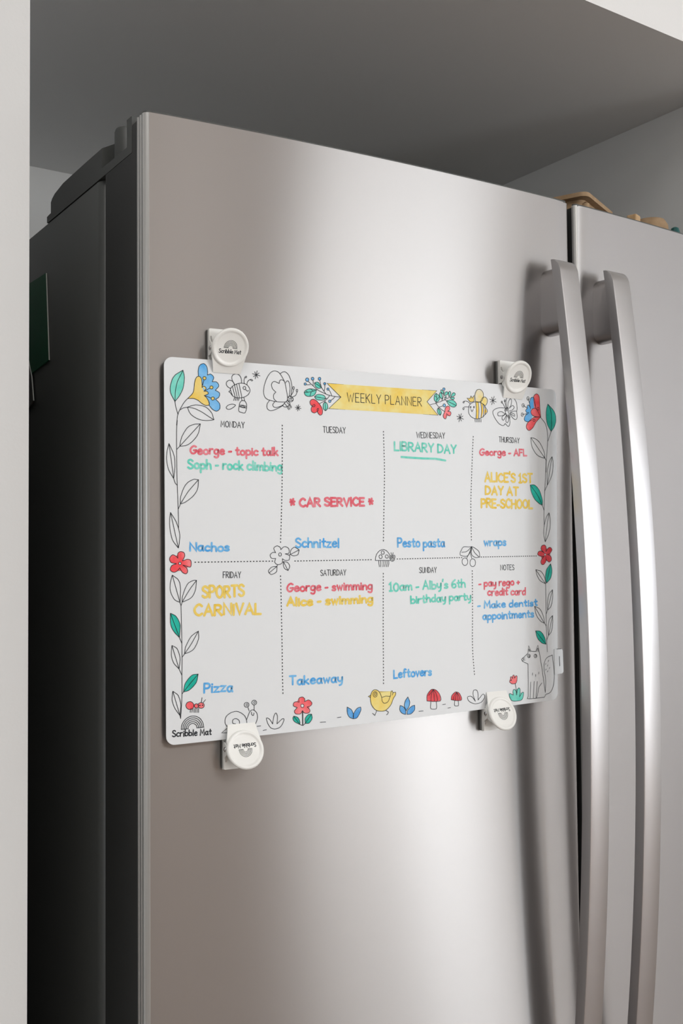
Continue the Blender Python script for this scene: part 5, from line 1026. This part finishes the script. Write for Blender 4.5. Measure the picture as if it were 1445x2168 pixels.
# ---------------------------------------------------------------- stroke lettering
# glyph: width | stroke ; stroke ...   (~ = smooth curve)   cap height 1, x-height .6
G = {}
def glyphs(txt):
    for ln in txt.strip().splitlines():
        ch, w, st = ln.split('|')
        strokes = []
        for s in st.split(';'):
            s = s.strip()
            sm = s.startswith('~')
            strokes.append((sm, [tuple(map(float, p.split(','))) for p in s.lstrip('~').split()]))
        G[ch] = (float(w), strokes)
glyphs('''A|.62|0,0 .31,1 .62,0; .11,.36 .51,.36
B|.52|0,0 0,1; ~0,1 .33,.98 .45,.77 .32,.55 0,.53; ~0,.53 .38,.5 .52,.27 .38,.03 0,0
C|.58|~.56,.84 .36,1 .12,.82 0,.48 .12,.14 .36,0 .58,.14
D|.58|0,0 0,1; ~0,1 .38,.9 .58,.5 .38,.1 0,0
E|.46|.46,1 0,1 0,0 .46,0; 0,.53 .38,.53
F|.44|.44,1 0,1 0,0; 0,.52 .36,.52
G|.62|~.6,.9 .36,1 .1,.76 0,.4 .14,.06 .4,.04 .6,.3 .6,.46; .34,.44 .62,.46
H|.54|0,0 0,1; .54,0 .54,1; 0,.52 .54,.52
I|.04|.02,0 .02,1
J|.4|~.4,1 .4,.3 .25,0 0,.12
K|.52|0,0 0,1; .5,1 0,.45; .14,.58 .52,0
L|.44|0,1 0,0 .44,0
M|.68|0,0 .06,1 .34,.3 .62,1 .68,0
N|.56|0,0 0,1 .56,0 .56,1
O|.64|~.32,1 .1,.84 0,.5 .1,.14 .32,0 .54,.14 .64,.5 .54,.84 .32,1
P|.5|0,0 0,1; ~0,1 .36,.98 .5,.74 .36,.5 0,.46
R|.54|0,0 0,1; ~0,1 .36,.98 .48,.76 .36,.54 0,.5; .18,.5 .54,0
S|.5|~.48,.86 .28,1 .06,.9 .04,.68 .26,.52 .48,.34 .46,.1 .22,0 0,.14
T|.56|0,1 .56,1; .28,1 .28,0
U|.56|~0,1 0,.4 .08,.06 .28,0 .48,.06 .56,.4 .56,1
V|.56|0,1 .28,0 .56,1
W|.84|0,1 .21,0 .42,.8 .63,0 .84,1
Y|.56|0,1 .28,.48 .56,1; .28,.48 .28,0
a|.46|~.42,.52 .24,.6 .04,.46 .02,.18 .18,0 .36,.14 .42,.5; ~.42,.58 .4,.22 .48,0
b|.46|0,1 0,0; ~0,.4 .22,.58 .44,.42 .44,.14 .24,0 0,.1
c|.42|~.42,.5 .22,.6 .02,.4 .04,.12 .22,0 .42,.08
d|.46|~.42,.5 .22,.58 .02,.4 .04,.1 .22,0 .42,.18; .44,1 .44,0
e|.44|~.04,.32 .4,.36 .36,.54 .2,.6 .02,.4 .04,.12 .22,0 .44,.1
f|.34|~.34,.94 .2,1 .12,.86 .12,.4 .12,0; 0,.56 .3,.58
g|.46|~.42,.52 .22,.6 .02,.42 .04,.14 .22,.04 .4,.2 .42,.54; ~.43,.56 .44,0 .38,-.32 .2,-.4 .02,-.3
h|.44|0,1 0,0; ~0,.34 .16,.58 .36,.52 .42,.3 .44,0
i|.06|.03,.58 .03,0; .02,.84 .04,.82
k|.42|0,1 0,0; .36,.58 .02,.24; .1,.32 .42,0
l|.06|.03,1 .03,0
m|.68|0,.58 0,0; ~0,.34 .14,.58 .28,.52 .33,.3 .33,0; ~.33,.34 .48,.58 .62,.52 .66,.3 .68,0
n|.44|0,.58 0,0; ~0,.34 .18,.58 .36,.52 .42,.3 .44,0
o|.46|~.23,.6 .05,.48 0,.28 .08,.06 .24,0 .42,.1 .46,.32 .38,.52 .23,.6
p|.46|0,.58 0,-.42; ~0,.42 .22,.6 .44,.44 .44,.16 .24,.02 0,.1
r|.32|0,.58 0,0; ~0,.32 .1,.54 .32,.58
s|.38|~.36,.5 .2,.6 .04,.5 .08,.36 .28,.26 .36,.12 .22,0 0,.06
t|.34|.16,.92 .16,.1 .2,.02 .34,.04; 0,.6 .34,.62
v|.4|0,.58 .2,0 .4,.58
w|.58|0,.58 .14,0 .29,.46 .44,0 .58,.58
y|.44|~0,.58 .02,.24 .18,.08 .38,.24 .42,.58; ~.43,.58 .42,.06 .34,-.3 .16,-.4
z|.42|0,.56 .4,.56 0,0 .42,.02
0|.52|~.26,1 .06,.8 0,.5 .08,.14 .26,0 .44,.14 .52,.5 .46,.82 .26,1
1|.3|0,.8 .16,1 .16,0; 0,0 .32,0
6|.48|~.4,1 .14,.76 0,.36 .1,.06 .28,0 .46,.14 .44,.38 .26,.48 .04,.3
'|.06|.06,1.12 .02,.86
-|.3|.02,.32 .28,.34
+|.36|0,.36 .36,.4; .18,.58 .18,.16
*|.5|.06,.5 .48,.56; .14,.16 .36,.86; .42,.2 .1,.78; .25,.5 .27,.52
 |.14|0,-9 0,-9''')

def spline(pts, n=5, closed=False):
    if len(pts) < 3:
        return list(pts)
    P = [(2*pts[0][0]-pts[1][0], 2*pts[0][1]-pts[1][1])]+list(pts)+[(2*pts[-1][0]-pts[-2][0], 2*pts[-1][1]-pts[-2][1])]
    out = []
    for i in range(1, len(P)-2):
        a, b, c, d = P[i-1:i+3]
        for k in range(n):
            t = k/n
            out.append(tuple(.5*(2*b[j]+(c[j]-a[j])*t+(2*a[j]-5*b[j]+4*c[j]-d[j])*t*t+(3*b[j]-a[j]-3*c[j]+d[j])*t**3) for j in (0, 1)))
    out.append(tuple(pts[-1]))
    return out

def layout(txt, x0, y0, x1, y1, h, gap, jit=0.0, rnd=None):
    """strokes of a line of text fitted between two baseline points"""
    L = math.hypot(x1-x0, y1-y0); ux, uy = (x1-x0)/L, (y1-y0)/L
    tot = sum(G[c][0] for c in txt)+gap*(len(txt)-1)
    sx = L/tot
    pen = 0; res = []
    for c in txt:
        w, strokes = G[c]
        dy = (rnd.uniform(-jit, jit) if rnd else 0)
        sc = 1+(rnd.uniform(-jit, jit) if rnd else 0)
        if c != ' ':
            for sm, st in strokes:
                q = spline(st) if sm else st
                res.append([(x0+ux*(pen+px)*sx-uy*(py*sc+dy)*h, y0+uy*(pen+px)*sx+ux*(py*sc+dy)*h) for px, py in q])
        pen += w+gap
    return res

def ribbon(bm, pts, w, put, mi, round_caps=True, w1=None):
    """a drawn line of width w: quads along it with mitred corners and round ends; put(x, y) -> 3D"""
    q = [Vector(p) for p in pts]
    o = [q[0]]
    for p in q[1:]:
        if (p-o[-1]).length > w*.06:
            o.append(p)
    closed = len(o) > 3 and (o[0]-o[-1]).length < w*.3
    q = o
    if len(q) == 1:
        q = [q[0]-Vector((w*.05, 0)), q[0]+Vector((w*.05, 0))]
    n = len(q); L = []; R = []
    for i in range(n):
        if closed and i in (0, n-1):
            d0 = (q[-1]-q[-2]).normalized(); d1 = (q[1]-q[0]).normalized()
        else:
            d0 = (q[i]-q[max(i-1, 0)]).normalized() if i else (q[1]-q[0]).normalized()
            d1 = (q[min(i+1, n-1)]-q[i]).normalized() if i < n-1 else d0
        t = d0+d1
        t = t.normalized() if t.length > 1e-3 else d1
        nn = Vector((-t.y, t.x))
        k = max(.55, abs(nn.dot(Vector((-d1.y, d1.x)))))
        hw = w/2/k
        L.append(bm.verts.new(put(*(q[i]+nn*hw)))); R.append(bm.verts.new(put(*(q[i]-nn*hw))))
    for i in range(n-1):
        f = bm.faces.new((R[i], R[i+1], L[i+1], L[i])); f.material_index = mi
    if round_caps and not closed:
        for c, d in ((q[0], q[0]-q[1]), (q[-1], q[-1]-q[-2])):
            a0 = math.atan2(d.y, d.x)
            ring = [bm.verts.new(put(c.x+w/2*math.cos(a0+t), c.y+w/2*math.sin(a0+t))) for t in [-PI/2+PI*k/6 for k in range(7)]]
            f = bm.faces.new(ring); f.material_index = mi

# ---------------------------------------------------------------- weekly planner mat
MX, MZ = .0135, ZT-.5010                      # lower left corner of the sheet
MB, MF = .0061, .0068                         # back and front of the sheet off the door
planner = empty('weekly_planner_mat', (MX+.2, arc(MX+.2)-MB, MZ), 'white weekly planner mat with coloured-in doodles and handwritten days, clipped to the left fridge door', 'planner')
PO = Vector(planner.location)
def sheet_pt(off):
    def put(x, y):
        xx = MX+x/1000
        return Vector((xx, arc(xx)-MF-off/1000, MZ+y/1000))-PO
    return put

def round_poly(cs, rads):
    out = []
    n = len(cs)
    for i in range(n):
        p, a, b = Vector(cs[i]), Vector(cs[i-1]), Vector(cs[(i+1) % n])
        r = rads[i]
        if not r:
            out.append(tuple(p)); continue
        da, db = (a-p).normalized(), (b-p).normalized()
        c = p+(da+db)*r
        s, e = p+da*r-c, p+db*r-c
        for k in range(9):
            v = s*math.cos(k/8*PI/2)+e*math.sin(k/8*PI/2)
            out.append(tuple(c+v))
    return out

def flat_fill(outline, cut, put, bm, mi, keep_loop=None):
    """fill an outline, sliced by vertical cuts so that it follows the bow of the door"""
    t = bmesh.new()
    vs = [t.verts.new((x, y, 0)) for x, y in outline]
    f = t.faces.new(vs)
    bmesh.ops.triangulate(t, faces=[f])
    xs = [p[0] for p in outline]
    k = math.floor(min(xs)/cut)+1
    while k*cut < max(xs):
        bmesh.ops.bisect_plane(t, geom=t.verts[:]+t.edges[:]+t.faces[:], plane_co=(k*cut, 0, 0), plane_no=(1, 0, 0))
        k += 1
    mp = {}
    for v in t.verts:
        mp[v] = bm.verts.new(put(v.co.x, v.co.y))
    for g in t.faces:
        q = [mp[v] for v in g.verts]
        if g.normal.z < 0:
            q.reverse()
        h = bm.faces.new(q); h.material_index = mi
    border = [(mp[e.verts[0]], mp[e.verts[1]]) for e in t.edges if len(e.link_faces) == 1]
    t.free()
    return border

def slab(outline, bm, mi):
    a = flat_fill(outline, 10, sheet_pt(0), bm, mi)
    b = flat_fill(outline, 10, sheet_pt(-(MF-MB)*1000), bm, mi)
    for (p, q), (r, s) in zip(a, b):
        f = bm.faces.new((p, q, s, r)); f.material_index = mi

mats = ['sheet', 'k', 'd', 't1', 't2', 'b1', 'b2', 'y1', 'y2', 'y3', 'y4', 'r1', 'r2', 'mr', 'mt', 'my', 'mb']
IX = {k: i for i, k in enumerate(mats)}
IX['w'] = 0
bm = bmesh.new()
BODY = round_poly([(-1.1, 303.5), (0.1, -2.4), (400.6, 1.8), (405.7, 306.0)], [7, 7, 7, 7])
slab(BODY, bm, 0)
rnd = random.Random(5)
for ln in ART.strip().splitlines():
    kind, m, w, *v = ln.split(' ')
    v = [int(c)/10 for c in v]; w = float(w)
    pts = list(zip(v[::2], v[1::2]))
    if kind == 'F' or kind == 'B':
        ar = sum(a[0]*b[1]-b[0]*a[1] for a, b in zip(pts, pts[1:]+pts[:1]))
        if ar < 0:
            pts.reverse()
        flat_fill(pts, 12, sheet_pt(.19 if m == 'w' else .10 if m[0] in 'bty' else .13), bm, IX[m])
    elif kind == 'L':
        ribbon(bm, pts, w, sheet_pt(.24 if m == 'k' else .17), IX[m])
    elif kind == 'D':                          # dashed rules
        q = [Vector(p) for p in spline(pts, 12)]
        seg = [0]
        for a, b in zip(q, q[1:]):
            seg.append(seg[-1]+(b-a).length)
        n = round(seg[-1]/2.72)
        for k in range(n+1):
            s0 = k*seg[-1]/n-.6
            ends = []
            for s in (s0, s0+1.2):
                i = max(0, min(len(q)-2, next((j-1 for j in range(1, len(seg)) if seg[j] >= s), len(q)-2)))
                f = (s-seg[i])/(seg[i+1]-seg[i])
                ends.append(tuple(q[i]+(q[i+1]-q[i])*f))
            ribbon(bm, ends, w, sheet_pt(.22), IX[m], False)
STY = {'head': (.50, .20, 0), 'title': (.58, .22, 0), 'mark': (1.62, .18, .045), 'brush': (.85, .20, .04)}
for txt, sty, m, (x0, y0, x1, y1, h) in TXT:
    w, gap, jit = STY[sty]
    if txt[0] == '*' or m == 'my':
        w = 2.0
    for st in layout(txt, x0, y0, x1, y1, h, gap, jit, rnd if jit else None):
        ribbon(bm, st, w, sheet_pt(.24 if m == 'k' else .17), IX[m])
link('sheet', bm, [M[k] for k in mats], planner, keep=True)
# hang tab at the right edge
bm = bmesh.new()
TAB = round_poly([(396.5, 51.0), (396.5, 26.5), (408.2, 26.9), (407.5, 50.8)], [0, 0, 2.4, 2.4])
slab(TAB, bm, 0)
ribbon(bm, [(402.8, 43.8), (403.2, 34.2)], .7, sheet_pt(.12), 1, False)
ribbon(bm, [(399.2, 51.0), (405.5, 50.9)], .5, sheet_pt(.12), 1, False)
for v in bm.verts:
    v.co.y -= .0009
link('hang_tab', bm, [M['sheet'], M['k']], planner, keep=True)

# ---------------------------------------------------------------- magnetic clips
def clip(x, z, up_, label):
    """bulldog clip: origin at the middle of its outer edge, on the door"""
    c = empty('magnetic_clip', (x, arc(x), z), label, 'clip', None)
    c['group'] = 'round white clips holding the planner mat'
    a = math.atan(slope(x))
    ex = Vector((math.cos(a), math.sin(a), 0)); ez = Vector((0, 0, 1))
    ey = Vector((math.sin(a), -math.cos(a), 0))    # away from the door
    if not up_:
        ex, ez = -ex, -ez
    def T(u, w, d):
        return ex*u*.001+ez*w*.001+ey*d*.001
    def pr(outline, d0, d1, bm):
        prism(bm, outline, lambda p: T(p[0], p[1], d0), lambda p: T(p[0], p[1], d1))
    bm = bmesh.new()
    pr(round_poly([(-14.4, -.2), (-14.4, -33), (14.4, -33), (14.4, -.2)], [.6]*4), .1, 1.5, bm)
    link('backing_plate', bm, M['backing'], c)
    bm = bmesh.new()
    pr(round_poly([(-13.6, -1), (-13.6, -32), (13.6, -32), (13.6, -1)], [1]*4), 1.4, 2.4, bm)
    link('magnet', bm, M['magnet'], c)
    # base plate with folded ears
    bm = bmesh.new()
    pr(round_poly([(-14.6, 0), (-14.6, -34), (14.6, -34), (14.6, 0)], [.8]*4), 2.3, 3.4, bm)
    es = bm.edges[:]
    for s in (-1, 1):
        prof = [(0.0, 2.3), (-.5, 6.1), (-9.5, 6.2), (-13, 10.6), (-16.6, 11.6), (-20, 10.4), (-22.2, 6.4), (-22.3, 2.3)]
        prism(bm, prof, lambda p: T(s*14.6, p[0], p[1]), lambda p: T(s*13.7, p[0], p[1]))
    pr(round_poly([(-14.2, -.2), (-14.2, -22), (14.2, -22), (14.2, -.2)], [.8]*4), 5.2, 6.1, bm)
    link('base_plate', bm, M['clip_white'], c)
    # lever with a round dished face, pivoting on the pin
    zc, dc = -16.6, 15.6
    tl = math.radians(22)
    def V(u, s, h):                             # lever frame: s along its length, h out of its face
        return T(u, zc+s*math.cos(tl)-h*math.sin(tl)*-1*-1, dc+s*math.sin(tl)+h*math.cos(tl))
    bm = bmesh.new()
    R = 15.9
    fo = V(0, 0, 0); ax = (V(0, 0, 1)-fo)*1000/1000
    u_, v_ = (V(1, 0, 0)-fo), (V(0, 1, 0)-fo)
    lathe(bm, [(0, -1.4), (R-1.2, -1.4), (R-.2, -1.2), (R, -.6), (R-.3, .5), (R-1.1, 1.15), (R-2.0, 1.25), (R-2.8, .9), (R-3.5, .35), (R-4.2, .2), (0, .2)], fo, ax, u_, v_, 56)
    sk = [(-15.6, 1), (-14.4, -8), (-12.6, -16.5), (-12.0, -20.5), (12.0, -20.5), (12.6, -16.5), (14.4, -8), (15.6, 1)]
    sk = [sk[0]]+sk[1:]
    prism(bm, sk, lambda p: V(p[0], p[1], -1.4), lambda p: V(p[0], p[1], -.25))
    for s in (-1, 1):                           # cheeks folded back to the pin
        ck = [(-12, -.3), (-9.5, -5.0), (-4.0, -8.2), (.5, -8.2), (4.5, -5.2), (7.5, -.3)]
        prism(bm, ck, lambda p: V(s*13.5, p[0], p[1]), lambda p: V(s*12.7, p[0], p[1]))
    jaw = [(-12, -20.5, -1.4), (12, -20.5, -1.4)]
    prism(bm, [(-12.0, -21.2), (12.0, -21.2), (12.0, -20.2), (-12.0, -20.2)], lambda p: V(p[0], p[1], -.3), lambda p: V(p[0], p[1]+.3, -1.9))
    bmesh.ops.recalc_face_normals(bm, faces=bm.faces[:])
    def put(xx, yy):
        return V(xx, yy, .27)
    def add(pts, w):
        ribbon(bm, pts, w, put, 1)
    nf = len(bm.faces)
    for k, r in enumerate((5.6, 4.7, 3.8, 2.9, 2.0)):
        add([(r*math.cos(t), -.3+1.1*r*math.sin(t)) for t in [PI*i/12 for i in range(13)]], .34)
    add([(-5.6, -.3), (-2.0, -.3)], .34); add([(2.0, -.3), (5.6, -.3)], .34)
    rr = random.Random(3)
    for st in layout('Scribble Mat', -9.4, -4.6, 9.4, -4.6, 3.1, .18, .03, rr):
        add(st, .55)
    link('lever', bm, [M['clip_white'], M['k']], c, smooth=True, angle=32, keep=True)
    # pivot pin and its heads, and the spring legs
    bm = bmesh.new()
    o = T(-15.8, -16.8, 8.8); ax = (T(1, 0, 0))
    lathe(bm, [(0, 0), (1.0, 0), (1.7, .35), (1.9, .9), (1.9, 1.2), (1.0, 1.3), (1.0, 30.3), (1.9, 30.4), (1.9, 30.8), (1.7, 31.2), (1.0, 31.6), (0, 31.6)], o, ax, T(0, 1, 0), T(0, 0, 1), 20)
    link('pivot_pin', bm, M['chrome'], c, smooth=True)
    for s in (-1, 1):
        bm = bmesh.new()
        prism(bm, [(-.35, -.35), (.35, -.35), (.35, .35), (-.35, .35)], lambda p: T(s*13.2+p[0], -6.5, 6.4+p[1]), lambda p: T(s*13.2+p[0], -15.5, 9.6+p[1]))
        link('spring_leg', bm, M['chrome'], c)
    return c
clip(.0653, ZT-.1712, True, 'white magnetic clip on the planner mat\'s top edge, above the drawn bee')
clip(.3612, ZT-.1719, True, 'white magnetic clip on the planner mat\'s top edge, nearest the door handle')
clip(.0764, ZT-.5274, False, 'upside-down white magnetic clip on the planner mat\'s bottom edge, over the drawn snail')
clip(.3355, ZT-.5209, False, 'upside-down white magnetic clip on the planner mat\'s bottom edge, beside the drawn fox')

# ---------------------------------------------------------------- papers on the fridge's dark side
def side_sheet(name, pts, x, t, m, label, cat):
    bm = bmesh.new()
    prism(bm, pts, lambda p: Vector((x, p[0], ZT+p[1])), lambda p: Vector((x-t, p[0], ZT+p[1])))
    for f in bm.faces:
        f.normal_update()
    bmesh.ops.recalc_face_normals(bm, faces=bm.faces[:])
    for f in bm.faces:
        if f.normal.y < -.7:
            f.material_index = 1  # edge facing the front takes the painted light
    return tag(link(name, bm, [m, M['lit_edge']]), label, cat)
side_sheet('green_card', [(.2438, -.0742), (.2345, -.1625), (.40, -.178), (.41, -.070)], .0007, .0011, M['green_card'], 'dark green card stuck flat on the dark left side of the fridge', 'card')
side_sheet('plastic_sleeve', [(.2985, -.150), (.2850, -.1719), (.2787, -.1970), (.3000, -.2045), (.42, -.215), (.42, -.150)], -.0006, .0011, M['film'], 'grey see-through plastic sleeve on the fridge side, just below the green card', 'sleeve')

# ---------------------------------------------------------------- things on top of the fridge
TOP = ZT-.0245
def tray(name, corner, ang, lx, ly, h, label, cat):
    t = empty(name, (corner[0], corner[1], TOP), label, cat, None, ang)
    bm = bmesh.new()
    def loop(ins, z, r):
        return [bm.verts.new((p[0], p[1], z)) for p in round_poly([(ins, ins), (lx-ins, ins), (lx-ins, ly-ins), (ins, ly-ins)], [r]*4)]
    rings = [loop(.012, .0, .008), loop(.008, h-.010, .009), loop(.0075, h-.006, .009), loop(0, h-.005, .010), loop(0, h, .010), loop(.009, h, .009), loop(.012, h-.010, .008), loop(.016, .003, .006)]
    for A, B in zip(rings, rings[1:]):
        n = len(A)
        for i in range(n):
            bm.faces.new((A[i], A[(i+1) % n], B[(i+1) % n], B[i]))
    bm.faces.new(rings[0][::-1]); bm.faces.new(rings[-1])
    o = link('tray_body', bm, M['card'], t, smooth=True)
    bm = bmesh.new()
    lathe(bm, [(0, 0), (.0055, 0), (.0045, .012), (0, .015)], Vector((.016, .0075, h-.022)), Vector((0, 0, 1)), Vector((1, 0, 0)), Vector((0, 1, 0)), 16)
    link('closing_nib', bm, M['card'], t, smooth=True)
    return t
tray('card_tray', (.566, .0520), math.radians(23), .10, .11, .0845, 'brown pulp card tray on the fridge top, showing above the gap between the doors', 'tray')
bm = bmesh.new()
lathe(bm, [(0, .0), (.0215, .0), (.0232, .003), (.0235, .060), (.0225, .076), (.0185, .0830), (.010, .0845), (0, .0845)], Vector((0, 0, 0)), Vector((0, 0, 1)), Vector((1, 0, 0)), Vector((0, 1, 0)), 40)
o = link('card_tub', bm, M['card'], None, smooth=True, angle=60); o.location = (.715, .085, TOP)
tag(o, 'upturned brown card tub on top of the fridge, above the right door', 'tub')
bm = bmesh.new(); box(bm, -.007, .007, -.006, .006, 0, .070, .0015)
o = link('wooden_block', bm, M['cork'], None); o.location = (.6475, .0535, TOP); o.rotation_euler = (0, 0, .3)
tag(o, 'small light tan wooden block standing left of the brown card tub', 'block')
bm = bmesh.new()
lathe(bm, [(0, 0), (.0055, 0), (.006, .002), (.006, .062), (.0045, .067), (.002, .0685), (0, .0685)], Vector((0, 0, 0)), Vector((0, 0, 1)), Vector((1, 0, 0)), Vector((0, 1, 0)), 20)
o = link('teal_bottle', bm, M['teal_plastic'], None, smooth=True); o.location = (.7225, .0525, TOP)
tag(o, 'small dark teal bottle right of the brown card tub', 'bottle')
